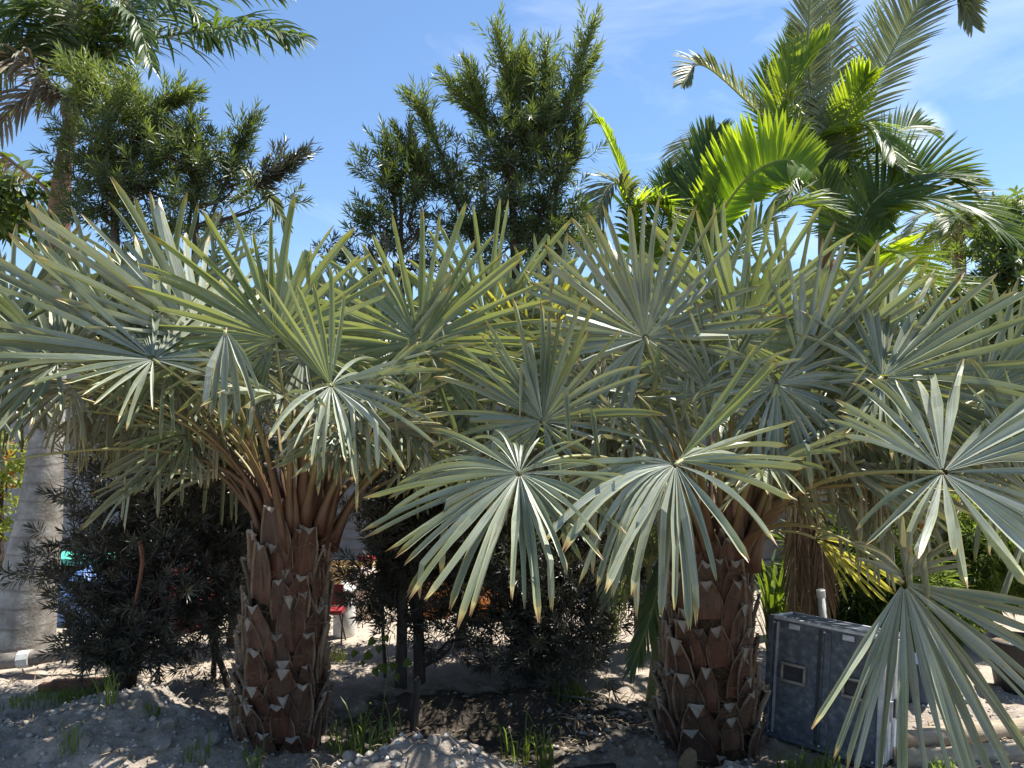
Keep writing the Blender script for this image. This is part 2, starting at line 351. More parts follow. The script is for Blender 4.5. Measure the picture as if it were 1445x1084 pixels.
nx_, ny_ = len(gx), len(gy)
ii = np.arange(nx_ * (ny_ - 1)).reshape(ny_ - 1, nx_)[:, :-1].ravel()
gf = np.stack([ii, ii + 1, ii + 1 + nx_, ii + nx_], 1)
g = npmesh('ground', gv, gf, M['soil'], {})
tag(g, 'pale sandy soil heaped into low mounds round the palms', 'ground', kind='structure')

# ------------------------------------------------------------------ fan palms
def seg_geo(mb, hub, a, s, n, th, L, dth, tf, cup, droop, fold, rnd, kink=None, twist=0., nseg=10, wmul=1., curve=0.):
    """one leaflet of a fan leaf: a folded strap, joined to its neighbours near the hub"""
    d0 = a * math.cos(th) + s * math.sin(th)
    d = nrm(d0 + n * cup); side0 = nrm(a * -math.sin(th) + s * math.cos(th)); nn = nrm(d.cross(side0))
    if nn.dot(n) < 0: nn = -nn
    wf = L * tf * math.tan(dth / 2) * 1.02
    pts = []; p = V(hub); dirv = V(d); prev_t = 0.; notch = U(.01, .055); lop = U(-.3, .7)
    for i in range(nseg + 1):
        t = (i / nseg); t = .03 + .97 * t
        step = (t - prev_t) * L; prev_t = t
        dd = dirv
        g_ = droop * t**1.6
        dd = nrm(dirv + side0 * (curve * t * t) + V((0, 0, -1)) * g_)
        if kink and t > kink: dd = nrm(dd * .12 + V((0, 0, -1)))
        p = p + dd * step
        sd = side0 - dd * side0.dot(dd)
        sd = nrm(sd) if sd.length > .05 else side0
        n2 = nrm(dd.cross(sd));
        if n2.dot(nn) < 0 and not kink: n2 = -n2
        ang = twist * t * t
        sd2 = sd * math.cos(ang) + n2 * math.sin(ang); n3 = n2 * math.cos(ang) - sd * math.sin(ang)
        if t <= tf: wv = wf * t / tf
        else:
            q = (t - tf) / (1 - tf); wv = wf * (1 - (1 - wmul) * min(1, q * 3)) * ((1 - q * .26) if q < .88 else (.77 * (1 - ((q - .88) / .12)**2 * .72)))
        fo = fold * (.55 + .45 * min(1, t / tf)) if t <= tf else fold * (1 + .5 * (t - tf))
        back = dd * (notch * L) if i == nseg else V((0, 0, 0))
        pts.append((p - sd2 * wv, p - n3 * wv * fo - back, p + sd2 * wv - back * lop, t))
    ids = []
    for l, c, r_, t in pts:
        ids.append((mb.vert(l, t, -1, rnd), mb.vert(c, t, 0, rnd), mb.vert(r_, t, 1, rnd)))
    for i in range(nseg):
        mb.face((ids[i][0], ids[i][1], ids[i+1][1], ids[i+1][0])); mb.face((ids[i][1], ids[i][2], ids[i+1][2], ids[i+1][1]))

def fan_frond(palm, base, crown, hub, ax, R, spread=280, nl=None, hint=None, droop=.18, cup=.12, lat=.78, main=False,
              mat='fan', kinks=.1, lens=None, asym=0., thick=1., pet=True, tf=.42, curl=.6, bunch_=0., label=None, wob=.17):
    ax = nrm(V(ax)); hint = V(hint) if hint else V((0, -1, .35))
    n = hint - ax * hint.dot(ax); n = nrm(n) if n.length > .05 else V((0, 0, 1)); s = ax.cross(n)
    spread = math.radians(spread); nl = nl or max(5, int(math.degrees(spread) / 7.6))
    dth = spread / nl
    # petiole
    mb = MB(); d = (hub - crown).length
    hd = V((hub.x - crown.x, hub.y - crown.y, 0)); hd = nrm(hd) if hd.length > .01 else V((0, -1, 0))
    p0 = crown + hd * U(.11, .15) + V((U(-.04, .04), U(-.04, .04), U(-.16, .08)))
    if pet:
        arr = nrm(ax * .5 - n * .7 + nrm(hub - crown) * .5)
        pp = bez(p0, p0 + (hub - p0) * .28 + V((0, 0, .30 * d)), hub - arr * .14 * d + (p0 - hub) * .12, hub, 12)
        rad = [.046 * thick, .034 * thick, .022, .018, .016, .0145, .0135, .013, .012, .0115, .011, .0105, .011]
        mb.tube(pp, rad, 6, U(0, 1), flat=.6)
    mb.tube([hub - ax * .010 - n * .008, hub + ax * .008 - n * .006], [.010, .006], 6)
    mb.t[-12:] = [.12] * 12
    fr = mb.build('frond', M['petiole'], palm, base, smooth=True)
    if label: fr['label'] = label
    all_ = None if main else MB()
    wobble = [U(-1, 1) for _ in range(4)]; tone = U(.12, .85)
    for i in range(nl):
        th = -spread / 2 + dth * (i + .5) + U(-.22, .22) * dth
        th -= bunch_ * math.sin(th)
        if i % 5 == 4: th += U(-.6, .6) * dth
        if i % 4 == 0: bunch, lift_, sag = U(-.5, .5), U(-.15, .15), U(.4, 2.0)
        f = abs(th) / (spread / 2) if spread > 1.2 else 0
        L = R * (1 - (1 - lat) * f**1.5) * (1 + asym * math.sin(th)) * U(.86, 1.06)
        if lens: L = R * np.interp(abs(math.degrees(th)), [0, 50, 95, 140, 180], lens) * U(.86, 1.06)
        c = cup + wob * (wobble[0] * math.sin(3 * th) + wobble[1] * math.sin(5 * th + wobble[2] * 3)) + U(-.09, .09) + lift_
        k = U(.42, .85) if U(0, 1) < kinks + .03 else None
        if U(0, 1) < .05: continue
        mbx = all_ if all_ is not None else MB()
        rnd = min(1, max(0, random.gauss(tone, .22)))
        seg_geo(mbx, hub, ax, s, n, th, L, dth, tf * U(.9, 1.12), c, droop * U(.25, 1.9) * sag, U(.7, 1.6), rnd, k, U(-1.1, 1.1), wmul=U(.62, .98), curve=(bunch * .5 + U(-.10, .10)) * curl)
        if main: mbx.build('leaflet', M[mat], fr, base)
    if all_ is not None:
        b = all_.build('blade', M[mat], fr, base)
    return fr

def boot_mesh(k):
    """a leaf base: wide where it clasps the trunk, narrowing upward to a cut stub that leans out"""
    mb = MB(); rr = random.Random(40 + k)
    hs = [0, .28, .52, .72, .88, 1.0]; wid = [.078, .082, .078, .066, .050, .036]; rad = [.004, .012, .018, .026, .038, .054]
    H = .25 * rr.uniform(.8, 1.2); lean = rr.uniform(.35, 1.15); skew = rr.uniform(-.014, .014)
    us = [-1, -.86, 0, .86, 1]; rows = []; amp = rr.choice((1., -.6, .5))
    for h, w_, ro in zip(hs, wid, rad):
        row = []
        for u in us:
            bulge = (1 - u * u) * (.006 + .008 * h) * amp - (.010 if abs(u) == .86 else 0) + (.004 if abs(u) == 1 else 0)
            flange = .012 if abs(u) == 1 else 0
            curl = -abs(u) * w_ * w_ * 2.2
            dip = (-.040 * (1 - abs(u)) + .012 * abs(u)) if h == 1 else (-.016 * (1 - abs(u)) if h > .8 else 0)
            row.append(mb.vert((u * w_ * rr.uniform(.95, 1.05) + skew * h, -(ro * lean + bulge + flange + curl), h * H + dip * rr.uniform(.6, 1.4) + rr.uniform(-.006, .006)), h * .88, u, 0))
        rows.append(row)
    for a, b in zip(rows[:-1], rows[1:]):
        for q in range(4): mb.face((a[q], a[q+1], b[q+1], b[q]))
    top = rows[-1]; cap, capb = [], []
    for q, u in enumerate(us):
        p = V(mb.v[top[q]])
        cap.append(mb.vert(p + V((0, 0, .003)), 1, 0, 0))
        capb.append(mb.vert(V((p.x * .96, p.y + .020 - .012 * abs(u), H + .004 + .016 * abs(u) ** 2 + rr.uniform(-.006, .006))), 1, 0, 0))
    for q in range(4):
        mb.face((cap[q], cap[q+1], capb[q+1], capb[q])); mb.face((top[q], top[q+1], cap[q+1], cap[q]))
    return mb.mesh('leaf_base', M['boot'])
BOOTS = [boot_mesh(k) for k in range(7)]

def palm_trunk(palm, base, prof, n_around, dz, seed):
    """prof: list of (z, cx, cy, r) in palm coordinates"""
    rr = random.Random(seed)
    mb = MB(); mb.tube([V((p[1], p[2], p[0])) for p in prof], [p[3] * .93 for p in prof], 18)
    tr = mb.build('trunk', M['fibre'], palm, smooth=True)
    def sample(z):
        for a, b in zip(prof[:-1], prof[1:]):
            if a[0] <= z <= b[0]:
                f = (z - a[0]) / (b[0] - a[0]); return [a[k] + (b[k] - a[k]) * f for k in (1, 2, 3)]
        return prof[-1][1:] if z > prof[-1][0] else prof[0][1:]
    z = prof[0][0] + .0; row = 0
    while z < prof[-1][0] - .12:
        for k in range(n_around):
            ang = 2 * PI * (k + .5 * (row % 2) + .12 * row) / n_around + rr.uniform(-.2, .2)
            if rr.random() < .06: continue
            zz = z + rr.uniform(-.065, .065); cx, cy, r = sample(zz)
            o = bpy.data.objects.new('leaf_base', BOOTS[rr.randrange(len(BOOTS))]); COL.objects.link(o); o.parent = tr
            o.location = (cx + math.sin(ang) * r * .95, cy - math.cos(ang) * r * .95, zz)
            f = (zz - prof[0][0]) / (prof[-1][0] - prof[0][0])
            sc = rr.uniform(.68, 1.08) * (r / .20) ** .6
            o.rotation_euler = (rr.uniform(-.08, .10) + (.03 if f < .25 else 0), rr.uniform(-.17, .17), ang)
            o.scale = (sc * rr.uniform(.9, 1.08), sc * (.85 if f < .4 else .7), sc * (.85 if f < .25 else 1.12))
        z += dz * (.82 if row < 4 else 1.08); row += 1
    fb = MB()
    for _ in range(1500):
        zz = rr.uniform(prof[0][0], prof[-1][0]); cx, cy, r = sample(zz); ang = rr.uniform(0, 2 * PI)
        p = V((cx + math.sin(ang) * r * 1.02, cy - math.cos(ang) * r * 1.02, zz)); o_ = V((math.sin(ang), -math.cos(ang), 0)); tg = V((math.cos(ang), math.sin(ang), 0))
        q = p + o_ * rr.uniform(.02, .07) + tg * rr.uniform(-.11, .11) + V((0, 0, rr.uniform(-.12, .08)))
        w_ = V((0, 0, .0013)); mid = (p + q) / 2 + o_ * rr.uniform(0, .03)
        ids = [fb.vert(p - w_), fb.vert(p + w_), fb.vert(mid + w_), fb.vert(mid - w_), fb.vert(q)]
        fb.face(ids[:4]); fb.face((ids[3], ids[2], ids[4]))
    tag(fb.build('fibre_fringe', M['strand'], palm), kind='stuff')
    return tr

def D(ang, ty=0.):
    a = math.radians(ang); return V((math.cos(a), ty, math.sin(a)))

def build_palm(name, label, basepx, Y, prof, crown_px, fronds, seed, n_around, dz):
    base = at(basepx[0], basepx[1], Y); base.z = ground_z(base.x, base.y) - .03
    palm = thing(name, label, 'palm tree', base, 'silver fan palms')
    crown = at(*crown_px, Y)
    palm_trunk(palm, base, prof, n_around, dz, seed)
    for f in fronds:
        f = dict(f); px, py, yy = f.pop('h'); ang = f.pop('a'); ty = f.pop('ty', 0.); R = f.pop('R')
        fan_frond(palm, base, crown, at(px, py, yy), D(ang, ty), R, **f)
    for k in range(40):
        a = 2 * PI * (k * .382) + U(-.2, .2); e = U(-.05, .75); L = U(.6, .95)
        o_ = V((math.cos(a) * math.cos(e), math.sin(a) * math.cos(e), math.sin(e)))
        hub = crown + o_ * L + V((0, 0, .22))
        if hub.y < 3.5 or (o_.y < -.4 and e < .3): continue
        fan_frond(palm, base, crown, hub, o_ + V((0, 0, U(-.7, .5))), U(.40, .58), spread=U(110, 300), hint=(U(-.7, .7), U(-.8, .1), U(.2, 1)), droop=U(.15, .6), mat=random.choice(('fan', 'fan', 'fan_old', 'fan_green')), kinks=.15, bunch_=U(0, .4))
    return palm, base

def F(px, py, Y, a, R, **k): return dict(h=(px, py, Y), a=a, R=R, **k)
flat_hint = (0, -.35, 1)
left_fr = [
    F(216, 507, 3.45, 136, .90, spread=320, main=True, ty=.3, lens=[1.05, 1, .55, .45, .42], hint=(.35, -.5, .8), bunch_=.45, droop=.16, cup=.12, kinks=.06),
    F(81, 512, 3.5, 150, .74, spread=310, main=True, lens=[1.05, 1, .7, .62, .55], droop=.3, hint=(.1, -.8, .7), bunch_=.35),
    F(285, 482, 3.75, 122, 1.0, spread=250, main=True, ty=.35, lens=[1.05, .9, .5, .42, .4], hint=(.5, -.5, .6), droop=.08, kinks=.04),
    F(389, 478, 3.7, 112, .74, spread=300, main=True, mat='fan_green', lat=.72, droop=.2, kinks=.05),
    F(466, 543, 3.3, 108, .52, spread=60, ty=.0, mat='fan_green', droop=.04, kinks=0, nl=8, pet=False),
    F(467, 544, 3.28, 335, .56, spread=210, main=True, droop=.6, kinks=.2, wob=.25, hint=(0, -.7, .8), lens=[1, .85, .8, .7, .6], ty=-.2),
    F(592, 484, 3.9, 78, .76, spread=290, main=True, lat=.8, droop=.12, mat='fan_green', ty=.1, kinks=.03),
    F(618, 592, 4.15, 100, .62, spread=320, main=True, droop=.15),
    F(318, 466, 3.25, 285, .46, spread=70, droop=1.2, kinks=0, main=True, cup=.5, nl=6),
    F(455, 505, 4.9, 92, .72, spread=250, droop=.08), F(380, 500, 4.75, 98, .74, spread=250, droop=.08, mat='fan_green'),
    F(520, 500, 5.0, 86, .74, spread=240, droop=.08), F(310, 480, 4.6, 102, .70, spread=240, droop=.1),
    F(240, 430, 4.4, 115, .7, spread=240), F(420, 495, 4.4, 88, .62, spread=260, mat='fan_green'),
    F(500, 500, 4.3, 70, .62, spread=260), F(540, 520, 4.0, 40, .66, spread=260, hint=flat_hint),
    F(20, 470, 3.8, 165, .75), F(-50, 520, 3.6, 180, .75), F(20, 530, 3.9, 215, .55, spread=250), F(130, 470, 4.1, 130, .8, spread=220),
    F(160, 545, 3.95, 255, .46, spread=210, droop=.5, mat='fan_old'), F(250, 545, 3.9, 262, .42, spread=220, droop=.5, mat='fan_old'),
    F(345, 510, 3.7, 290, .40, spread=260, droop=.35, mat='fan_old'),
    F(100, 545, 3.6, 250, .38, spread=170, droop=.6, mat='fan_old'), F(560, 585, 3.95, 335, .56, spread=150, droop=.3, hint=flat_hint),
    F(530, 560, 3.9, 310, .42, spread=190, droop=.5, mat='fan_old'),
    F(300, 590, 3.95, 262, .36, spread=120, droop=.8, mat='fan_dead', kinks=.3), F(470, 600, 3.9, 290, .34, spread=120, droop=.8, mat='fan_dead', kinks=.3), F(120, 580, 3.8, 258, .36, spread=110, droop=.8, mat='fan_dead', kinks=.3),
    F(-60, 655, 3.5, 180, .7, label='low frond with a bare yellow green stalk arching left'),
    F(250, 520, 4.3, 200, .7, mat='fan_old'), F(180, 560, 4.2, 235, .42, droop=.5, mat='fan_old'),
    F(430, 500, 4.2, 330, .5, spread=280), F(330, 520, 4.1, 230, .5, spread=220, droop=.4), F(270, 560, 4.35, 215, .5, droop=.4, mat='fan_old'),
]
right_fr = [
    F(766, 595, 3.4, 82, .57, bunch_=.2, spread=335, main=True, lat=.9, droop=.16, kinks=.08, hint=(-.1, -1, .3)),
    F(733, 668, 3.05, 232, .68, asym=.0, spread=345, main=True, lens=[1.0, .98, .75, .5, .36], droop=.42, hint=(-.05, -.6, 1.0), kinks=.08, ty=-.45, bunch_=.45, wob=.25),
    F(911, 477, 3.75, 94, .74, spread=330, main=True, lat=.8, droop=.18, kinks=.12),
    F(1044, 480, 3.85, 76, .80, spread=330, main=True, lat=.75, droop=.14, mat='fan_green', kinks=.1),
    F(953, 656, 3.02, 212, .74, spread=205, main=True, droop=1.1, bunch_=.4, hint=(.1, -.5, 1.0), lat=.7, kinks=.1, ty=-.7, wob=.25),
    F(955, 652, 3.05, 47, .60, spread=16, nl=3, droop=.02, kinks=0, mat='fan_green', lat=1, tf=.5, pet=False),
    F(956, 650, 3.08, 5, .58, spread=110, droop=.6, kinks=.1, hint=flat_hint, nl=9, pet=False),
    F(1096, 543, 3.6, 275, .56, spread=300, main=True, droop=.45, kinks=.2),
    F(1245, 533, 3.5, 26, .88, hint=(-.4, -.8, .5), spread=310, main=True, lens=[1.05, .9, .55, .48, .45], droop=.16, kinks=.06),
    F(1388, 552, 3.7, 40, .62, spread=320, main=True, droop=.25, kinks=.08),
    F(1330, 667, 3.0, 2, .80, spread=345, main=True, lens=[1.05, 1, .72, .6, .55], tf=.52, bunch_=.35, droop=.4, hint=(-.5, -.7, .7), kinks=.1, wob=.25),
    F(1275, 822, 2.9, 287, .88, spread=175, main=True, bunch_=.35, droop=.22, hint=(0, -1, .45), kinks=0, lens=[1, .9, .6, .5, .5], cup=.2, ty=-.1, nl=27, curl=.35, wob=.22),
    F(1277, 816, 2.92, 85, .30, spread=140, nl=9, droop=.4, kinks=.2, mat='fan_old', pet=False),
    F(1130, 525, 3.7, 58, .80, spread=95, droop=.05), F(1135, 530, 3.75, 30, .8, spread=120, droop=.1, mat='fan_green'),
    F(1000, 470, 4.85, 92, .76, spread=250, droop=.08), F(1120, 460, 4.9, 86, .76, spread=240, droop=.06), F(1215, 510, 4.8, 74, .74, spread=240, droop=.08, mat='fan_green'),
    F(1330, 540, 4.6, 60, .74, spread=240), F(860, 475, 4.8, 98, .74, spread=250, droop=.1), F(1420, 560, 4.3, 50, .74, spread=240),
    F(885, 470, 4.0, 152, .66, spread=120, droop=.12), F(690, 468, 4.4, 82, .80, spread=240, mat='fan_green', droop=.08), F(780, 485, 4.6, 96, .74, spread=250),
    F(745, 500, 4.25, 60, .55, spread=200, mat='fan_backlit'), F(830, 540, 4.0, 190, .64, spread=260), F(900, 560, 3.9, 268, .55, spread=240, droop=.4),
    F(1180, 555, 3.9, 290, .5, spread=240, droop=.4), F(1300, 590, 3.9, 320, .6, spread=260, droop=.4),
    F(1180, 650, 3.7, 345, .62, spread=200, droop=.4, hint=flat_hint), F(1240, 640, 3.9, 350, .66, spread=240, droop=.3, mat='fan_old'),
    F(1460, 700, 3.2, 20, .7), F(1200, 540, 4.1, 40, .72, spread=240), F(960, 520, 4.3, 120, .64, spread=260),
    F(840, 600, 3.9, 215, .58, spread=240, droop=.5, mat='fan_old'), 
    F(1080, 540, 4.2, 70, .7, spread=280), F(1150, 760, 4.3, 335, .55, spread=150, mat='fan_backlit', droop=.35, hint=flat_hint),
    F(860, 640, 3.8, 250, .5, spread=170, droop=.5, mat='fan_old'), F(1150, 590, 3.75, 300, .44, droop=.4, mat='fan_old'), F(1210, 600, 3.8, 275, .44, spread=220, droop=.5), F(1090, 600, 4.0, 310, .42, droop=.4, mat='fan_old'), F(1290, 560, 3.9, 20, .55), F(1010, 560, 3.7, 80, .5, spread=200), F(1180, 700, 3.9, 330, .45, spread=160, droop=.4, mat='fan_old'), F(1230, 720, 4.0, 300, .42, spread=160, droop=.5), F(680, 560, 4.2, 160, .5, spread=240), F(700, 620, 4.2, 230, .45, spread=220, droop=.4, mat='fan_old'), F(1400, 640, 4.2, 330, .7, droop=.3),
    F(880, 620, 3.85, 250, .40, spread=110, droop=.8, mat='fan_dead', kinks=.3), F(1120, 640, 3.85, 285, .42, spread=120, droop=.8, mat='fan_dead', kinks=.3), F(1220, 650, 3.7, 285, .36, spread=110, droop=.8, mat='fan_dead', kinks=.3),
    F(800, 520, 4.2, 150, .66, spread=240, mat='fan_green'),
]
LY = 4.1
lp = [(0, 0, 0, .232), (.25, .01, 0, .225), (.5, .015, 0, .21), (.8, .03, 0, .20), (1.0, .045, 0, .195), (1.12, .06, 0, .17), (1.26, .07, 0, .12)]
lpalm, lbase = build_palm('fan_palm', 'silver fan palm on the left with reddish shaggy trunk beside the dirt mound', (395, 1052), LY, lp, (420, 738), left_fr, 3, 11, .105)
rp = [(0, 0, 0, .25), (.25, -.01, 0, .24), (.5, -.01, 0, .22), (.8, .0, 0, .21), (.95, .01, 0, .20), (1.08, .03, 0, .17), (1.2, .04, 0, .12)]
rpalm, rbase = build_palm('fan_palm', 'silver fan palm on the right with dark stubby trunk beside the grey case', (1003, 1052), LY, rp, (1012, 765), right_fr, 8, 11, .11)

# ------------------------------------------------------------------ feather palms
def feather_frond(palm, base, pts, leaf=.42, n=46, mat='pinnate', rmat='rachis', up=(0, 0, 1), droop=.5, lift=.25, w=.016, ang=(62, 24), start=.12, rr=.014, sides=(1, 1), gap=.0, tipl=.35, plume=.1):
    n = int(n * 1.45); w *= .78
    C = spline([V(p) for p in pts], 10); N = len(C)
    mb = MB(); mb.tube(C, [rr * (1 - .8 * i / (N - 1)) for i in range(N)], 5)
    fr = mb.build('frond', M[rmat], palm, base, smooth=True)
    lb = MB(); up = V(up)
    for k in range(n):
        f = start + (1 - start) * (k + .5) / n; x = f * (N - 1); i = min(N - 2, int(x)); q = x - i
        p = C[i].lerp(C[i+1], q); d = nrm(C[min(N-1, i+1)] - C[max(0, i-1)])
        u_ = up - d * up.dot(d); u_ = nrm(u_) if u_.length > .1 else V((0, -1, 0)); sd = d.cross(u_)
        for j, sg in enumerate((1, -1)):
            if not sides[j] or U(0, 1) < gap: continue
            prof = math.sin(PI * (.18 + .82 * f) ** .85) ** .6 * (1 - f) + (.55 + .45 * math.sin(PI * f)) * f * (1 - f * (1 - tipl)) if f < 1 else tipl
            L = leaf * max(tipl, min(1, .55 + .9 * f if f < .5 else 1.0 - (1 - tipl) * ((f - .5) / .5) ** 1.7)) * U(.9, 1.08) * sides[j]
            a = math.radians(ang[0] + (ang[1] - ang[0]) * f + U(-4, 4))
            dd = nrm(d * math.cos(a) + sd * sg * math.sin(a) + u_ * (lift + U(-plume, plume)))
            pp = V(p); rnd = U(0, 1); ids = []; dr = droop * U(.6, 1.4); ww = w * U(.85, 1.1)
            nsg = 5
            wid = d.cross(dd); wn = nrm(wid.cross(dd)) if wid.length > .05 else d
            for m_ in range(nsg + 1):
                t = m_ / nsg
                e = nrm(dd + V((0, 0, -1)) * dr * t ** 1.4)
                if m_: pp = pp + e * (L / nsg)
                sx = wn - e * wn.dot(e); sx = nrm(sx); nn = e.cross(sx)
                wv = ww * (.45 + 1.1 * t if t < .4 else .89 * (1 - ((t - .4) / .6) ** 1.8)) + .0006
                ids.append((lb.vert(pp - sx * wv, t, -1, rnd), lb.vert(pp - nn * wv * .35, t, 0, rnd), lb.vert(pp + sx * wv, t, 1, rnd)))
            for m_ in range(nsg):
                lb.face((ids[m_][0], ids[m_][1], ids[m_+1][1], ids[m_+1][0])); lb.face((ids[m_][1], ids[m_][2], ids[m_+1][2], ids[m_+1][1]))
    tag(lb.build('leaflets', M[mat], fr, base), kind='stuff')
    return fr
def fp(pxs, Y0, Y1):
    n = len(pxs) - 1
    return [at(x, y, Y0 + (Y1 - Y0) * i / n) for i, (x, y) in enumerate(pxs)]
def stem(palm, base, pts, rad, mat='rachis', name='trunk', n=10):
    C = spline([V(p) for p in pts], 6); N = len(C); rs = [rad[0] + (rad[1] - rad[0]) * i / (N - 1) for i in range(N)]
    mb = MB(); mb.tube(C, rs, n); return mb.build(name, M[mat], palm, base, smooth=True)

def gp(px, Y):
    p = at(px, 800, Y); p.z = ground_z(p.x, p.y); return p
# tall feather palm behind the right fan palm
b = gp(1165, 6.6); P = thing('feather_palm', 'tall feather palm with arching green fronds above the right fan palm', 'palm tree', b)
c0 = at(1165, 290, 6.6)
stem(P, b, [b - V((0, 0, .05)), (b + c0) / 2, c0], (.11, .06), 'royal_trunk')
Y0 = 6.6
feather_frond(P, b, [c0] + fp([(1120, 215), (1050, 140), (990, 92), (962, 118)], Y0, 6.2), .36, 58, 'pinnate_grey', droop=.35, up=(.3, -.4, 1))
feather_frond(P, b, [c0] + fp([(1150, 180), (1140, 60), (1150, -60), (1170, -150)], Y0, 6.7), .34, 80, 'pinnate_grey', up=(0, -1, .2), lift=.2, droop=.3, w=.020)
feather_frond(P, b, [c0] + fp([(1172, 170), (1172, 40), (1190, -80)], Y0, 7.0), .34, 72, 'pinnate_grey', up=(-.2, -1, .2), lift=.3, w=.020)
feather_frond(P, b, [c0] + fp([(1195, 200), (1250, 90), (1300, 5), (1345, -18), (1372, 35)], Y0, 6.3), .46, 84, 'pinnate_grey', up=(-.4, -.9, .4), droop=.3, w=.020)
feather_frond(P, b, [c0] + fp([(1190, 190), (1220, 60), (1260, -30)], Y0, 7.2), .25, 36, 'pinnate', up=(-.4, -.9, .4))
feather_frond(P, b, [c0] + fp([(1100, 190), (1120, 110), (1165, 55)], Y0, 6.4), .42, 34, 'pinnate_mid', up=(-.6, -.8, .4), ang=(40, 20), droop=.12, w=.021)
feather_frond(P, b, [c0] + fp([(1180, 215), (1205, 140), (1225, 105)], Y0, 6.3), .36, 30, 'pinnate_mid', up=(-.3, -.9, .3), ang=(45, 20), droop=.1, w=.02)
feather_frond(P, b, [c0] + fp([(1150, 200), (1210, 175), (1250, 195), (1265, 225)], Y0, 5.9), .40, 42, 'pinnate_mid', up=(0, -.5, 1), droop=.5, w=.02, lift=.05)
feather_frond(P, b, [c0] + fp([(1180, 240), (1240, 215), (1290, 250)], Y0, 6.0), .38, 40, 'pinnate', up=(0, -.5, 1), droop=.7)
feather_frond(P, b, [c0] + fp([(1120, 250), (1020, 190), (965, 215), (950, 310)], Y0, 6.3), .36, 44, 'pinnate_grey', up=(0, -.4, 1), droop=.8)
for pxs, Y1, lf, mt in (([(1110, 220), (1080, 150), (1085, 90)], 6.9, .36, 'pinnate'), ([(1140, 190), (1110, 110), (1120, 40)], 6.8, .34, 'pinnate'), ([(1210, 230), (1280, 180), (1320, 190)], 6.9, .36, 'pinnate'), ([(1160, 250), (1130, 240), (1100, 290)], 6.2, .36, 'pinnate'), ([(1190, 250), (1230, 260), (1250, 320)], 6.1, .38, 'pinnate')):
    feather_frond(P, b, [c0] + fp(pxs, Y0, Y1), lf, 46, mt, up=(0, -.8, .5), droop=.35)
mb = MB()
fl = spline([c0, at(1140, 215, 6.1), at(1125, 165, 6.05), at(1108, 130, 6.05)], 8); mb.tube(fl, .012, 5)
for k in range(60):
    p = fl[random.randrange(12, len(fl))]; q = p + V((U(-.12, .12), U(-.1, .05), U(-.05, .16))); mb.tube([p, (p + q) / 2 + V((0, 0, .02)), q], [.006, .009, .003], 4)
mb.build('flower_stalk', M['lime'], P, b)
# clump with the broad backlit frond
b = gp(1010, 6.0); P = thing('feather_palm', 'feather palm whose broad frond glows yellow green behind the fan palm', 'palm tree', b)
c0 = at(1005, 400, 6.0); stem(P, b, [b - V((0, 0, .05)), (b + c0) / 2, c0], (.09, .05), 'royal_trunk')
feather_frond(P, b, [c0] + fp([(1006, 335), (1028, 285), (1062, 245), (1105, 226), (1148, 240)], 6.0, 5.7), .50, 54, 'pinnate_bright', up=(.1, -1, .25), droop=.03, ang=(38, 84), w=.030, lift=.1, start=.2, sides=(.6, 1), tipl=.45)
feather_frond(P, b, [c0] + fp([(990, 300), (995, 230), (1010, 185)], 6.0, 6.1), .4, 34, 'pinnate', up=(-.3, -.9, .2), droop=.1, ang=(40, 22), w=.024)
feather_frond(P, b, [c0] + fp([(1060, 330), (1120, 290), (1180, 300)], 6.0, 5.7), .42, 36, 'pinnate', up=(0, -.4, 1), droop=.5, w=.02)
feather_frond(P, b, [c0] + fp([(960, 330), (930, 290), (900, 290)], 6.0, 5.8), .4, 34, 'pinnate', up=(0, -.4, 1), droop=.6)
feather_frond(P, b, [c0] + fp([(985, 330), (960, 270), (985, 230)], 6.0, 6.4), .4, 34, 'pinnate', up=(0, -.9, .3), droop=.3)
# small palm to the left of it
b = gp(905, 6.1); P = thing('feather_palm', 'small feather palm with a yellow tipped upright frond right of the yew tree', 'palm tree', b)
c0 = at(905, 400, 6.1); stem(P, b, [b - V((0, 0, .05)), (b + c0) / 2, c0], (.07, .04), 'royal_trunk')
feather_frond(P, b, [c0] + fp([(895, 330), (880, 250), (855, 185), (842, 172)], 6.1, 5.9), .40, 34, 'pinnate_bright', up=(.5, -.8, .2), droop=.35, ang=(35, 12), w=.02, sides=(.3, 1))
feather_frond(P, b, [c0] + fp([(890, 320), (880, 268), (862, 262), (842, 300), (828, 350)], 6.1, 5.7), .36, 44, 'pinnate_grey', up=(0, -.4, 1), droop=.7)
feather_frond(P, b, [c0] + fp([(905, 350), (890, 300), (930, 290), (960, 330)], 6.1, 5.8), .40, 36, 'pinnate_bright', up=(0, -.4, 1), droop=.3, w=.022)
feather_frond(P, b, [c0] + fp([(925, 350), (940, 290), (950, 240)], 6.1, 6.3), .36, 34, 'pinnate', up=(0, -1, .2))
feather_frond(P, b, [c0] + fp([(870, 370), (840, 330), (800, 340)], 6.1, 5.9), .36, 34, 'pinnate_grey', up=(0, -.4, 1), droop=.6)
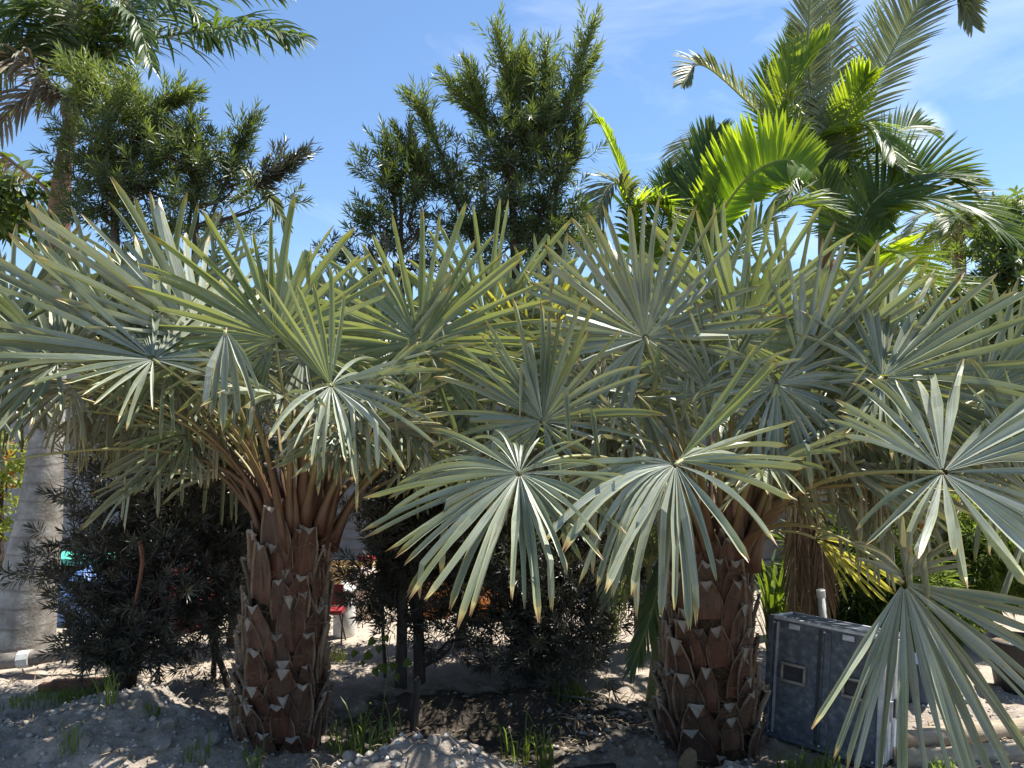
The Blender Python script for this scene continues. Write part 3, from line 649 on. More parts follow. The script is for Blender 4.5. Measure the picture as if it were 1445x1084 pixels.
# right hand clump
b = gp(1330, 6.2); P = thing('feather_palm', 'feather palm with long drooping dark fronds at the right edge', 'palm tree', b)
c0 = at(1240, 400, 6.2); stem(P, b, [b - V((0, 0, .05)), (b + c0) / 2 + V((.15, 0, 0)), c0], (.08, .05), 'royal_trunk')
feather_frond(P, b, [c0] + fp([(1225, 310), (1270, 280), (1350, 285), (1430, 335)], 6.2, 5.7), .60, 48, 'pinnate', up=(0, -.8, .8), droop=.35, w=.02, lift=.1)
feather_frond(P, b, [c0] + fp([(1215, 320), (1250, 270), (1310, 245), (1370, 262)], 6.2, 6.0), .55, 44, 'pinnate', up=(-.2, -.8, .6), droop=.3, w=.02)
feather_frond(P, b, [c0] + fp([(1240, 360), (1275, 360), (1315, 400)], 6.2, 5.4), .42, 26, 'pinnate_bright', up=(0, -.8, .7), droop=.15, w=.026)
feather_frond(P, b, [c0] + fp([(1200, 340), (1170, 300), (1160, 250)], 6.2, 6.1), .44, 36, 'pinnate', up=(0, -1, .3), droop=.3)
feather_frond(P, b, [c0] + fp([(1270, 400), (1340, 400), (1400, 440)], 6.2, 5.8), .42, 36, 'pinnate', up=(0, -.5, 1), droop=.6)
# far palms at the right edge
for i, (px, top, Y, lab) in enumerate(((1400, 300, 10.5, 'far dark feather palm seen over the right fronds, nearer the edge'), (1355, 305, 11.0, 'far feather palm with upright tuft left of the dark far palm'))):
    b = gp(px, Y); P = thing('feather_palm', lab, 'palm tree', b); c0 = at(px, top + 40, Y); stem(P, b, [b, (b + c0) / 2, c0], (.12, .08), 'royal_trunk')
    for k in range(11):
        a = k / 11 * 2 * PI + U(-.2, .2); o_ = V((math.cos(a), math.sin(a), 0)); L = U(.75, 1.0); e = U(.3, 1.0)
        feather_frond(P, b, [c0, c0 + o_ * .35 * L + V((0, 0, .3 * e + .15)), c0 + o_ * .8 * L + V((0, 0, .4 * e)), c0 + o_ * 1.15 * L + V((0, 0, .15 * e - .1))], .36, 26, 'pinnate' if i == 0 else 'pinnate_grey', droop=.6, w=.02)
# low young palm whose frond hangs beside the right trunk
b = gp(915, 4.75); P = thing('feather_palm', 'low young feather palm with a dark frond hanging left of the right trunk', 'palm tree', b)
c0 = at(915, 800, 4.75); stem(P, b, [b - V((0, 0, .03)), (b + c0) / 2 + V((.05, 0, 0)), c0], (.035, .02), 'rachis')
feather_frond(P, b, [c0] + fp([(930, 770), (935, 800), (918, 870), (890, 945)], 4.7, 4.45), .26, 44, 'royal', up=(-.5, -.8, .1), droop=.35, w=.009, lift=.05, ang=(45, 20))
feather_frond(P, b, [c0] + fp([(920, 770), (900, 760), (870, 800), (858, 850)], 4.7, 4.6), .24, 40, 'pinnate_grey', up=(-.3, -.8, .5), droop=.5, w=.008)
feather_frond(P, b, [c0] + fp([(950, 760), (965, 800), (955, 880)], 4.75, 4.7), .26, 40, 'royal', up=(.3, -.8, .2), droop=.4, w=.009)
feather_frond(P, b, [c0] + fp([(900, 790), (880, 830), (868, 900)], 4.75, 4.9), .2, 34, 'pinnate_grey', up=(-.6, -.6, .5), droop=.5, w=.008)

# ------------------------------------------------------------------ royal palm, left
b = gp(30, 5.7); P = thing('royal_palm', 'royal palm with swollen smooth grey trunk at the left edge', 'palm tree', b)
pr = [(18, 928, 56), (24, 905, 54), (34, 860, 47), (45, 800, 40), (56, 730, 33), (62, 670, 28), (70, 560, 23), (76, 450, 20), (79, 400, 19), (81, 345, 19), (84, 290, 16), (90, 230, 13), (105, 150, 10), (120, 105, 7)]
pts = [at(x, y, 5.7) for x, y, _ in pr]; pts[0].z = b.z - .05
mb = MB(); mb.tube(pts, [r * .86 * 5.7 / FPX for _, _, r in pr], 20); mb.build('trunk', M['royal_trunk'], P, b, smooth=True)
cr_ = at(112, 125, 5.7)
for pxs, Y1, leaf, n, mat, up, dr in (
    ([(170, 68), (270, 46), (350, 38), (425, 52)], 5.2, .46, 74, 'royal', (0, -.5, 1), .9),
    ([(150, 80), (230, 20), (330, -20), (400, -10)], 5.9, .40, 54, 'royal', (0, -.5, 1), .8),
    ([(125, 60), (150, -20), (200, -80)], 5.9, .40, 46, 'royal', (0, -1, .3), .6),
    ([(100, 60), (80, -10), (40, -80)], 5.8, .40, 46, 'royal', (0, -1, .3), .7),
    ([(85, 70), (40, 0), (-30, -10), (-90, 60)], 5.4, .42, 52, 'royal', (0, -.5, 1), .9),
    ([(100, 60), (70, 10), (20, 30), (-20, 110)], 5.2, .42, 52, 'royal', (0, -.5, 1), .9),
    ([(140, 70), (160, 20), (190, 25), (215, 95)], 5.1, .36, 46, 'royal', (0, -.5, 1), .9),
    ([(60, 80), (0, 40), (-80, 50)], 5.6, .42, 50, 'royal', (0, -.6, 1), .8), ([(130, 50), (190, 0), (260, 5), (300, 60)], 5.5, .40, 50, 'royal', (0, -.5, 1), .9), ([(90, 60), (30, 60), (-10, 130)], 5.8, .4, 46, 'pinnate_grey', (0, -.5, 1), 1.),
    ([(120, 60), (110, 0), (140, -40), (190, 40)], 5.3, .36, 46, 'pinnate_grey', (0, -.5, 1), 1.), ([(85, 130), (40, 90), (-10, 85), (-60, 140)], 5.0, .42, 56, 'pinnate_dead', (0, -.5, 1), 1.3),
    ([(90, 140), (60, 130), (20, 150), (-20, 210)], 5.2, .36, 46, 'pinnate_dead', (0, -.5, 1), 1.3),
    ([(150, 120), (210, 180), (300, 225), (360, 250), (405, 320)], 5.6, .26, 46, 'pinnate_grey', (0, -.5, 1), 1.2),
    ([(160, 110), (250, 190), (340, 240), (395, 300)], 6.2, .28, 40, 'royal', (0, -.5, 1), 1.0),
    ([(120, 40), (105, 60), (130, 90), (120, 20), ][:2] + [(110, -60)], 6.1, .38, 40, 'royal', (0, -1, .2), .5)):
    feather_frond(P, b, [cr_] + fp(pxs, 5.6, Y1), leaf, n, mat, 'rachis_dead' if mat == 'pinnate_dead' else 'rachis', up=up, droop=dr, w=.017, lift=.12, plume=.55)
feather_frond(P, b, [at(78, 285, 5.7)] + fp([(60, 262), (25, 235), (-15, 215), (-60, 240)], 5.65, 5.5), .30, 30, 'pinnate_dead', 'rachis_dead', droop=1.5, w=.008, start=.35, rr=.018)

# ------------------------------------------------------------------ yew-like trees with strap leaves
def leaves_on_shoots(p0, d, L, nleaf, ll, lw, spread_deg=(30, 75), gravity=0.):
    """arrays: shoots (n,3),(n,3),(n,) -> verts, faces, t, r"""
    n = len(p0); rep = np.repeat(np.arange(n), nleaf); N = len(rep)
    f = np.tile((np.arange(nleaf) + .5) / nleaf, n) + RNG.uniform(-.04, .04, N)
    dd = d[rep]; base = p0[rep] + dd * (L[rep] * f)[:, None]
    ref = np.where(np.abs(dd[:, 2:3]) < .9, np.array([[0, 0, 1.]]), np.array([[1., 0, 0]]))
    a = np.cross(dd, ref); a /= np.linalg.norm(a, axis=1)[:, None]; bb = np.cross(dd, a)
    phi = np.tile(np.arange(nleaf) * 2.399, n) + RNG.uniform(0, .5, N) + np.repeat(RNG.uniform(0, 6.28, n), nleaf)
    rad = a * np.cos(phi)[:, None] + bb * np.sin(phi)[:, None]
    el = np.radians(spread_deg[1] + (spread_deg[0] - spread_deg[1]) * np.clip(f, 0, 1) + RNG.uniform(-10, 10, N))
    ld = dd * np.cos(el)[:, None] + rad * np.sin(el)[:, None]; ld[:, 2] -= gravity
    ld /= np.linalg.norm(ld, axis=1)[:, None]
    sd = np.cross(ld, dd); sn = np.linalg.norm(sd, axis=1)[:, None]; sd = sd / np.maximum(sn, 1e-4)
    ln = (ll * RNG.uniform(.75, 1.15, N))[:, None]; wd = lw * RNG.uniform(.85, 1.15, N)[:, None]
    nn = np.cross(sd, ld)
    v0 = base; v1 = base + ld * ln * .5 - sd * wd + nn * ln * .03; v2 = base + ld * ln * .5 + sd * wd + nn * ln * .03; v3 = base + ld * ln - nn * ln * .06
    v4 = base + ld * ln * .5 - nn * wd * .2
    verts = np.stack([v0, v1, v2, v3], 1).reshape(-1, 3)
    k = np.arange(N)[:, None] * 4
    faces = np.concatenate([k + np.array([[0, 2, 3]]), k + np.array([[0, 3, 1]])], 0)
    r = np.repeat(np.clip(RNG.normal(.45, .28, N) , 0, 1), 4)
    t = np.tile(np.array([0, .5, .5, 1.]), N)
    return verts, faces, t, r
def shoots_in(c, rad, n, up=.5, shell=.45):
    """shoots spread through an ellipsoid, pointing out and up"""
    q = RNG.normal(size=(n, 3)); q /= np.linalg.norm(q, axis=1)[:, None]
    rr = (shell + (1 - shell) * RNG.uniform(0, 1, n) ** .7)[:, None]
    lump = np.array([1 + .75 * mnoise.noise(V(x) * 1.9 + V((c[0] * 3, c[1], c[2] * 5))) for x in q])[:, None]
    p = np.array(c) + q * rr * lump * np.array(rad)
    d = q * np.array([1, 1, .7]) + np.array([0, 0, up]) + RNG.normal(scale=.3, size=(n, 3)); d /= np.linalg.norm(d, axis=1)[:, None]
    return p, d
def yew_tree(name, label, basepx, Y, trunks, blobs, leaders=(), group=None, lower='yew_shade'):
    """blobs: (px, py, Y, rx_px, rz_px, n, kind)"""
    b = gp(basepx, Y); T = thing(name, label, 'tree', b, group)
    axis = []
    for tr in trunks:
        C = spline([at(*q) if len(q) == 3 else q for q in tr[0]], 6); C[0].z = ground_z(C[0].x, C[0].y) - .05
        mb = MB(); N = len(C); mb.tube(C, [tr[1] + (tr[2] - tr[1]) * i / (N - 1) for i in range(N)], 8)
        mb.build('trunk', M['bark'], T, b, smooth=True); axis += C
    lim = MB(); parts = {}
    for (px, py, yy, rx, rz, n, kind) in blobs:
        c = at(px, py, yy); s = yy / FPX; rad = (rx * s, min(rx, 110) * s * .8, rz * s)
        a = min(axis, key=lambda q: (q - c).length + max(0, q.z - c.z + .15) * 3)
        mid = (a + c) / 2 + V((0, 0, -.05)); lim.tube(bez(a, mid, c - V((0, 0, .1)), c, 6), [.018, .016, .014, .012, .010, .008, .006], 5)
        n = int(n * (.19 if py < 450 else .30)); p, d = shoots_in(c, rad, n, .5, .3)
        for j in range(n):
            if j % 3 == 0:
                q = V(p[j]); m_ = c.lerp(q, .5) + V((U(-.04, .04), U(-.04, .04), U(-.05, .02)))
                lim.tube([c.lerp(a, U(0, .5)), m_, q, q + V(d[j]) * .1], [.007, .005, .0035, .002], 3, caps=False)
        Ls = RNG.uniform(.07, .16, n)
        parts.setdefault(kind, []).append(leaves_on_shoots(p, d, Ls, 26, .085, .0052, (18, 80)))
    for (pxs, Y1, kind) in leaders:
        C = spline(fp(pxs, Y, Y1), 7); N = len(C); lim.tube(C, [.014 - .011 * i / (N - 1) for i in range(N)], 5)
        ps, ds = [], []
        for i in range(2, N):
            dd = nrm(C[i] - C[i-1]); ps.append(C[i-1]); ds.append(dd)
            if i > 3 and i < N - 1:
                for _ in range(3 if i < N * .75 else 1):
                    e = nrm(dd + V((U(-1, 1), U(-1, 1), U(-.3, .5))) * .9); ps.append(C[i]); ds.append(e)
        ps = np.array([tuple(x) for x in ps]); ds = np.array([tuple(x) for x in ds])
        parts.setdefault(kind, []).append(leaves_on_shoots(ps, ds, RNG.uniform(.12, .24, len(ps)), 22, .085, .0055, (15, 62)))
    tag(lim.build('branches', M['bark'], T, b), kind='stuff')
    for kind, L in parts.items():
        off = 0; vs, fs, ts, rs = [], [], [], []
        for v, f, t, r in L: vs.append(v); fs.append(f + off); ts.append(t); rs.append(r); off += len(v)
        tag(npmesh('crown', np.concatenate(vs), np.concatenate(fs), M[kind], {'t': np.concatenate(ts), 'r': np.concatenate(rs)}, T, b), kind='stuff')
    return T
YA = 4.95
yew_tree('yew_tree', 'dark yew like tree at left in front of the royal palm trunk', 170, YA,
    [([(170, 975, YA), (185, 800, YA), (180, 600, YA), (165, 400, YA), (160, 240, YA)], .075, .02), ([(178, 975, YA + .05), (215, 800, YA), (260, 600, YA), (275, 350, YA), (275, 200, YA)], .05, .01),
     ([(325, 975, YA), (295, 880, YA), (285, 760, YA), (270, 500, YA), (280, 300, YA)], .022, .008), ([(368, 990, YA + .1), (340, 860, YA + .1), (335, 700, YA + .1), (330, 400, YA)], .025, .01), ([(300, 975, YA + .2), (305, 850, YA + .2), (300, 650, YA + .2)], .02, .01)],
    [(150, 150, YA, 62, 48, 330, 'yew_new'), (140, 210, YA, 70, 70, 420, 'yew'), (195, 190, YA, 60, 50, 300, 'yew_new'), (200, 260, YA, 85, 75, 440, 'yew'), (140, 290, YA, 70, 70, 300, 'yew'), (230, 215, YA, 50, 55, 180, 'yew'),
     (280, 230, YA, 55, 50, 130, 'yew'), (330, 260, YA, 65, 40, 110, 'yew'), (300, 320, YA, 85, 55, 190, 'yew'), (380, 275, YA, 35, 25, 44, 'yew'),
     (190, 700, YA, 85, 85, 420, 'yew_shade'), (230, 800, YA - .1, 105, 90, 560, 'yew_shade'), (155, 840, YA - .1, 62, 60, 260, 'yew_shade'), (160, 905, YA - .2, 72, 40, 300, 'yew_shade'), (200, 900, YA - .2, 80, 50, 330, 'yew_shade'),
     (105, 760, YA - .1, 40, 55, 70, 'yew_shade'), (290, 700, YA, 70, 90, 330, 'yew_shade'), (310, 850, YA, 70, 100, 360, 'yew_shade'), (60, 800, YA - .2, 30, 20, 26, 'yew_shade'), (250, 620, YA + .1, 140, 60, 400, 'yew_shade'), (335, 770, YA + .2, 40, 110, 200, 'yew_shade'), (160, 640, YA + .1, 60, 45, 150, 'yew_shade')],
    [([(265, 330), (275, 250), (270, 170)], YA, 'yew'), ([(300, 300), (330, 230), (350, 180)], YA, 'yew'), ([(200, 180), (235, 150), (250, 142)], YA, 'yew_new'), ([(330, 280), (375, 255), (412, 225)], YA, 'yew_shade'), ([(130, 160), (125, 130), (110, 108)], YA, 'yew_new')],
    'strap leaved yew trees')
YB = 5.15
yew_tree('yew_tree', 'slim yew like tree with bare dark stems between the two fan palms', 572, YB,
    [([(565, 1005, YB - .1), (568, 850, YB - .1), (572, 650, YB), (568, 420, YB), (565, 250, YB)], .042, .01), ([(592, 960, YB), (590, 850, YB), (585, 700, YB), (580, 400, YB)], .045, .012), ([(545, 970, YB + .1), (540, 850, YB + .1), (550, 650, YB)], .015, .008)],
    [(545, 240, YB, 38, 32, 110, 'yew'), (575, 265, YB, 45, 45, 130, 'yew'), (535, 305, YB, 48, 45, 150, 'yew'), (590, 320, YB, 40, 50, 110, 'yew'), (520, 345, YB, 40, 30, 90, 'yew'), (555, 370, YB, 70, 40, 160, 'yew_shade'), (460, 350, YB, 18, 16, 14, 'yew_shade'),
     (540, 700, YB, 60, 50, 120, 'yew_shade'), (570, 750, YB, 55, 90, 420, 'yew_shade'), (545, 800, YB, 50, 60, 260, 'yew_shade'), (580, 850, YB, 50, 60, 260, 'yew_shade'), (610, 700, YB, 50, 100, 420, 'yew_shade'), (520, 850, YB, 35, 30, 50, 'yew_shade'), (640, 900, YB + .1, 55, 35, 60, 'yew_shade')],
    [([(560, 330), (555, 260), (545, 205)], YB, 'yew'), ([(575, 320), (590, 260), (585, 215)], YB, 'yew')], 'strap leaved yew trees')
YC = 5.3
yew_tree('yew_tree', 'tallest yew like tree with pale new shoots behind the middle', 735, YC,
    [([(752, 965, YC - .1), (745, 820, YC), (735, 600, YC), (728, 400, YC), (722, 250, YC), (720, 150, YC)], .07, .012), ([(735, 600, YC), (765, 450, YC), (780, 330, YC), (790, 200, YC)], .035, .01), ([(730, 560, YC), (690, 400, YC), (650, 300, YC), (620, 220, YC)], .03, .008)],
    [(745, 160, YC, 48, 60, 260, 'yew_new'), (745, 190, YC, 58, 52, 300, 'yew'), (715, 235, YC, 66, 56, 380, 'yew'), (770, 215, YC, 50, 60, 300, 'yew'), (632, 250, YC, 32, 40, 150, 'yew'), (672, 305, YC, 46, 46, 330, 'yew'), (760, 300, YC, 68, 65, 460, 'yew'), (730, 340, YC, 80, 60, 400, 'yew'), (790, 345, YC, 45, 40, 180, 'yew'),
     (720, 700, YC, 110, 90, 560, 'yew_shade'), (740, 790, YC - .1, 115, 80, 620, 'yew_shade'), (800, 850, YC - .2, 75, 70, 420, 'yew_shade'), (790, 905, YC - .4, 70, 45, 330, 'yew_shade'), (700, 860, YC, 85, 60, 330, 'yew_shade'), (680, 780, YC, 70, 70, 300, 'yew_shade'), (740, 930, YC - .3, 50, 30, 130, 'yew_shade'), (810, 750, YC, 80, 70, 350, 'yew_shade'), (660, 680, YC + .1, 80, 110, 620, 'yew_shade')],
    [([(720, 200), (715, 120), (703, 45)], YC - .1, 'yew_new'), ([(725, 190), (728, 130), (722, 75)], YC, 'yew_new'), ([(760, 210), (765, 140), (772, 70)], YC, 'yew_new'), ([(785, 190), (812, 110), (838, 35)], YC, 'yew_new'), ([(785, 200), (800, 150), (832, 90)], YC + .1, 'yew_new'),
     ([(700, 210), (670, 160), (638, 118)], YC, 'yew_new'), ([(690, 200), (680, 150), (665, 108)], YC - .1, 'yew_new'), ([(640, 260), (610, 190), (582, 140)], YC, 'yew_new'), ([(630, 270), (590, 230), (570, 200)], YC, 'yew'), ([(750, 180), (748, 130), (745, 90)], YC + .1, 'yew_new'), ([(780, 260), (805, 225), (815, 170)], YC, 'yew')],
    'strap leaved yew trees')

# ------------------------------------------------------------------ other foliage
def leafy(name, label, cat, basept, blobs, mat, ll, lw, nleaf=10, trunk=None, group=None, spread=(30, 80), gravity=.2, Ls=(.05, .12)):
    T = thing(name, label, cat, basept, group); br = MB(); vs, fs, ts, rs = [], [], [], []; off = 0
    top = trunk[-1] if trunk else basept + V((0, 0, .1))
    if trunk: br.tube(spline(trunk, 5), [.05 - .035 * i / (5 * (len(trunk) - 1)) for i in range(5 * (len(trunk) - 1) + 1)], 6)
    for c, rad, n in blobs:
        p, d = shoots_in(c, rad, n, .3, .3)
        for j in range(0, n, 4): q = V(p[j]); br.tube([top.lerp(V(c), U(0, .6)), V(c).lerp(q, .5), q], [.008, .006, .003], 3, caps=False)
        br.tube([top, (top + V(c)) / 2, V(c)], [.012, .010, .008], 4)
        v, f, t, r = leaves_on_shoots(p, d, RNG.uniform(*Ls, n), nleaf, ll, lw, spread, gravity); vs.append(v); fs.append(f + off); ts.append(t); rs.append(r); off += len(v)
    br.build('stem', M['bark'], T, basept)
    tag(npmesh('foliage', np.concatenate(vs), np.concatenate(fs), M[mat], {'t': np.concatenate(ts), 'r': np.concatenate(rs)}, T, basept), kind='stuff')
    return T
b = gp(-70, 6.2)
leafy('broadleaf_tree', 'broad leaved tree with dark hanging leaves at the upper left edge', 'tree', b, [(at(5, 300, 6.0), (.2, .2, .25), 26), (at(-30, 280, 6.1), (.3, .3, .3), 40), (at(20, 265, 6.0), (.14, .15, .1), 14), (at(-90, 230, 6.2), (.5, .4, .5), 90)], 'broad', .15, .028, 9, [b, at(-80, 600, 6.2), at(-80, 260, 6.2)], gravity=.5)
b = gp(2, 5.9)
T = leafy('flowering_shrub', 'lime leaved shrub with orange tips left of the royal palm trunk', 'shrub', b, [(at(8, 655, 5.8), (.14, .14, .22), 60), (at(-20, 720, 5.8), (.22, .2, .3), 80)], 'lime', .05, .012, 10, [b, at(0, 800, 5.9), at(2, 690, 5.9)])
p, d = shoots_in(at(8, 660, 5.75), (.14, .12, .22), 16, .3, .5); v, f, t, r = leaves_on_shoots(p, d, np.full(16, .04), 5, .035, .010); tag(npmesh('flowers', v, f, M['orange'], {'t': t, 'r': r}, T, b), kind='stuff')
b = gp(1390, 6.2)
leafy('grassy_shrub', 'fine leaved bright green shrub behind the black plant pot', 'shrub', b, [(at(1385, 780, 6.1), (.34, .3, .36), 420), (at(1345, 840, 6.1), (.2, .2, .24), 160), (at(1440, 800, 6.1), (.3, .3, .3), 200)], 'grass', .14, .005, 16, spread=(10, 60), gravity=.5)
b = gp(1222, 5.7)
leafy('grassy_shrub', 'strappy green shrub just beyond the grey case', 'shrub', b, [(b + V((0, 0, .45)), (.30, .25, .40), 260), (b + V((.35, .1, .4)), (.25, .25, .34), 180), (b + V((-.28, .1, .5)), (.2, .2, .4), 130)], 'broad', .20, .008, 14, spread=(10, 60), gravity=.45)
b = gp(1335, 6.6)
leafy('red_leaf_shrub', 'shrub with orange and red leaves behind the right fan palm', 'shrub', b, [(at(1345, 735, 6.5), (.28, .2, .14), 46), (at(1400, 700, 6.5), (.2, .2, .14), 26)], 'orange', .14, .018, 7)
b = gp(1400, 8.5)
leafy('leafy_tree', 'dense green tree far behind the right fan palm crown', 'tree', b, [(at(1420, 400, 8.4), (.7, .5, .6), 260), (at(1330, 480, 8.4), (.8, .5, .7), 280), (at(1440, 560, 8.4), (.8, .5, .8), 280), (at(1300, 620, 8.4), (.8, .5, .6), 220), (at(1430, 330, 8.4), (.4, .4, .35), 90), (at(1250, 540, 8.6), (.6, .4, .6), 200), (at(1500, 450, 8.5), (.8, .6, 1.), 240)], 'broad', .11, .018, 12, [b, at(1400, 650, 8.5), at(1395, 480, 8.5)])
for k, (px, hh, mt) in enumerate(((1190, 1.5, 'broad'), (1300, 1.3, 'yew'), (1410, 1.6, 'broad'), (1540, 1.5, 'broad'))):
    b = gp(px, 8.2); lab = ['leafy green bush beyond the grey case at the house corner', 'low dark bush behind the right palm fronds', 'leafy bush behind the black plant pot', 'bush beyond the right edge'][k]
    leafy('bush', lab, 'bush', b, [(b + V((0, 0, hh * .3)), (.55, .4, hh * .35), 190), (b + V((U(-.2, .2), 0, hh * .75)), (.5, .4, hh * .33), 170), (b + V((.4, .1, hh * .45)), (.4, .4, hh * .35), 120)], mt, .10, .017, 12, group='bushes behind the right palm')
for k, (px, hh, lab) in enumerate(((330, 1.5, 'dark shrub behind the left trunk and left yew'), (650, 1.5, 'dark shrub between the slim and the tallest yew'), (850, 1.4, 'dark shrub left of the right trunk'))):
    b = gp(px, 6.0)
    leafy('shrub', lab, 'shrub', b, [(b + V((0, 0, hh * .75)), (.42, .3, hh * .36), 150), (b + V((.2, 0, hh * .5)), (.3, .3, hh * .25), 80), (b + V((-.25, .05, hh * .95)), (.35, .3, hh * .3), 90)], 'yew_shade', .10, .010, 16, [b, b + V((.02, 0, hh * .3)), b + V((0, 0, hh * .6))], 'dark shrubs behind the trunks')
# strap leaved plant, dead frond beyond the case
b = gp(1098, 5.1); T = thing('strappy_plant', 'dark green strap leaved plant beyond the grey case', 'plant', b)
for k in range(64):
    mb = MB(); a = U(0, 2 * PI); q = b + V((U(-.09, .09), U(-.08, .08), 0)); h = U(.55, .98); o_ = V((math.cos(a), math.sin(a), 0)) * U(.05, .3)
    C = bez(q, q + V((0, 0, h * .6)), q + o_ * .5 + V((0, 0, h)), q + o_ + V((0, 0, h * U(.75, 1))), 6); ids = []; sd = nrm(V((-o_.y, o_.x, 0))); rnd = U(0, 1)
    for i, c in enumerate(C):
        wv = .013 * (1 - (i / 6) ** 2.5) + .001; ids.append((mb.vert(c - sd * wv, i / 6, -1, rnd), mb.vert(c + sd * wv, i / 6, 1, rnd)))
    for i in range(6): mb.face((ids[i][0], ids[i][1], ids[i+1][1], ids[i+1][0]))
    mb.build('leaf', M['pinnate'], T, b)
b = gp(1135, 5.0); P = thing('dead_frond_palm', 'brown dead frond hanging down a thin stem beyond the grey case', 'dead palm', b)
c0 = at(1130, 690, 5.0); stem(P, b, [b, (b + c0) / 2, c0], (.03, .025), 'rachis_dead')
for k, (dx, mt) in enumerate(((0, 'pinnate_dead'), (-.05, 'pinnate_dead'), (.05, 'pinnate_dead'))):
    feather_frond(P, b, [c0 + V((dx, -.02, 0)), c0 + V((dx * 1.5, -.08, -.2)), c0 + V((dx * 1.8, -.1, -.5)), c0 + V((dx * 2, -.1, -.85))], .34, 34, 'pinnate_brown', 'rachis_dead', up=(0, -1, 0), ang=(28, 12), droop=.8, w=.006, lift=.05)

# ------------------------------------------------------------------ house behind
b = V((-3.0, 8.4, 0)); H = thing('house', 'grey clapboard house raised on posts behind the trees', 'house', b)
wall = thing('wall', None, None); wall.parent = H
x0, x1, yb, zb, zt = -10., at(1135, 700, 8.4).x, 8.4, .27, 2.75
mb = MB(); mb.box(((x0 + x1) / 2, yb + .09, (zb + zt) / 2), (x1 - x0, .12, zt - zb)); bk = mb.build('wall', M['siding'], H, b); bpy.data.objects.remove(wall)
mbb = MB(); bh = .118; L_ = x1 - x0
ids = [mbb.vert(q) for q in ((-L_/2, -.026, 0), (L_/2, -.026, 0), (L_/2, -.004, bh + .012), (-L_/2, -.004, bh + .012), (-L_/2, 0, 0), (L_/2, 0, 0))]
mbb.face((0, 1, 2, 3)); mbb.face((4, 5, 1, 0)); me = mbb.mesh('siding_board', M['siding'])
z = zb
while z < zt - .1:
    o = bpy.data.objects.new('siding_board', me); COL.objects.link(o); o.parent = bk; o.location = V(((x0 + x1) / 2, yb + .03, z)) - b; z += bh
mb = MB(); mb.box(((x0 + x1) / 2, yb + .02, zb - .03), (x1 - x0, .16, .05)); mb.build('sill_beam', M['siding'], H, b)
mb = MB(); mb.box(((x0 + x1) / 2, yb + 1.2, .12), (x1 - x0, .05, .5)); mb.build('crawl_space_shade', M['dark'], H, b)  # dark sheet added to stand for the shade under the house
mb = MB(); mb.box(((x0 + x1) / 2, yb + 2.0, (zb + zt) / 2 + .02), (x1 - x0 - .02, 3.7, zt - zb - .04)); mb.build('body', M['siding'], H, b)
mb = MB()
for y0_, z0_, y1_, z1_ in ((yb - .3, zt, yb + 2, zt + .42), (yb + 2, zt + .42, yb + 4.3, zt)):
    i4 = [mb.vert((xx, yy, zz)) for xx, yy, zz in ((x0 - .2, y0_, z0_), (x1 + .2, y0_, z0_), (x1 + .2, y1_, z1_), (x0 - .2, y1_, z1_), (x0 - .2, y0_, z0_ + .06), (x1 + .2, y0_, z0_ + .06), (x1 + .2, y1_, z1_ + .06), (x0 - .2, y1_, z1_ + .06))]
    for q in ((0,3,2,1),(4,5,6,7),(0,1,5,4),(1,2,6,5),(2,3,7,6),(3,0,4,7)): mb.face([i4[k] for k in q])
mb.build('roof', M['roof'], H, b)
for k in range(9):
    mb = MB(); xx = x0 + .3 + k * (x1 - x0 - .6) / 8; mb.box((xx, yb + .2, .1), (.2, .2, .32)); mb.build('post', M['wood'], H, b)

# ------------------------------------------------------------------ things under the trees
def lathe(mb, c, prof, n=20, m=0, r=0.):
    rings = []
    for z, rd in prof: rings.append([mb.vert(V(c) + V((rd * math.cos(2*PI*k/n), rd * math.sin(2*PI*k/n), z)), 0, 0, r) for k in range(n)])
    for a, b_ in zip(rings[:-1], rings[1:]):
        for k in range(n): mb.face((a[k], a[(k+1) % n], b_[(k+1) % n], b_[k]), m)
    mb.face(rings[0][::-1], m); mb.face(rings[-1], m)
# tan lattice crate
b = gp(488, 7.3); T = thing('plastic_crate', 'tan slotted plastic crate in the gap right of the left trunk', 'crate', b)
for zc in (.06, .17, .28, .37): 
    mb = MB(); mb.box((b.x, b.y, b.z + zc), (.5, .03, .045)); mb.build('rail', M['tan_plastic'], T, b)
    mb = MB(); mb.box((b.x, b.y + .33, b.z + zc), (.5, .03, .045)); mb.build('rail', M['tan_plastic'], T, b)
for k in range(7):
    mb = MB(); mb.box((b.x - .235 + k * .078, b.y + .002, b.z + .2), (.03, .022, .40)); mb.build('slat', M['tan_plastic'], T, b)
for sx in (-1, 1):
    mb = MB(); mb.box((b.x + sx * .235, b.y + .165, b.z + .2), (.022, .30, .39)); mb.build('side_panel', M['tan_plastic'], T, b)
mb = MB(); mb.box((b.x, b.y + .165, b.z + .02), (.46, .30, .02)); mb.build('bottom', M['tan_plastic'], T, b)
# white canister
b = gp(487, 6.3); T = thing('canister', 'white plastic canister with domed lid right of the left trunk', 'canister', b)
mb = MB(); lathe(mb, b, [(0, .085), (.02, .092), (.2, .092), (.215, .088), (.23, .088), (.34, .09), (.36, .085)]); mb.build('body', M['white_plastic'], T, b, smooth=True)
mb = MB(); lathe(mb, b, [(.362, .096), (.385, .096), (.41, .075), (.425, .03), (.445, .028)]); mb.build('lid', M['white_plastic'], T, b, smooth=True)
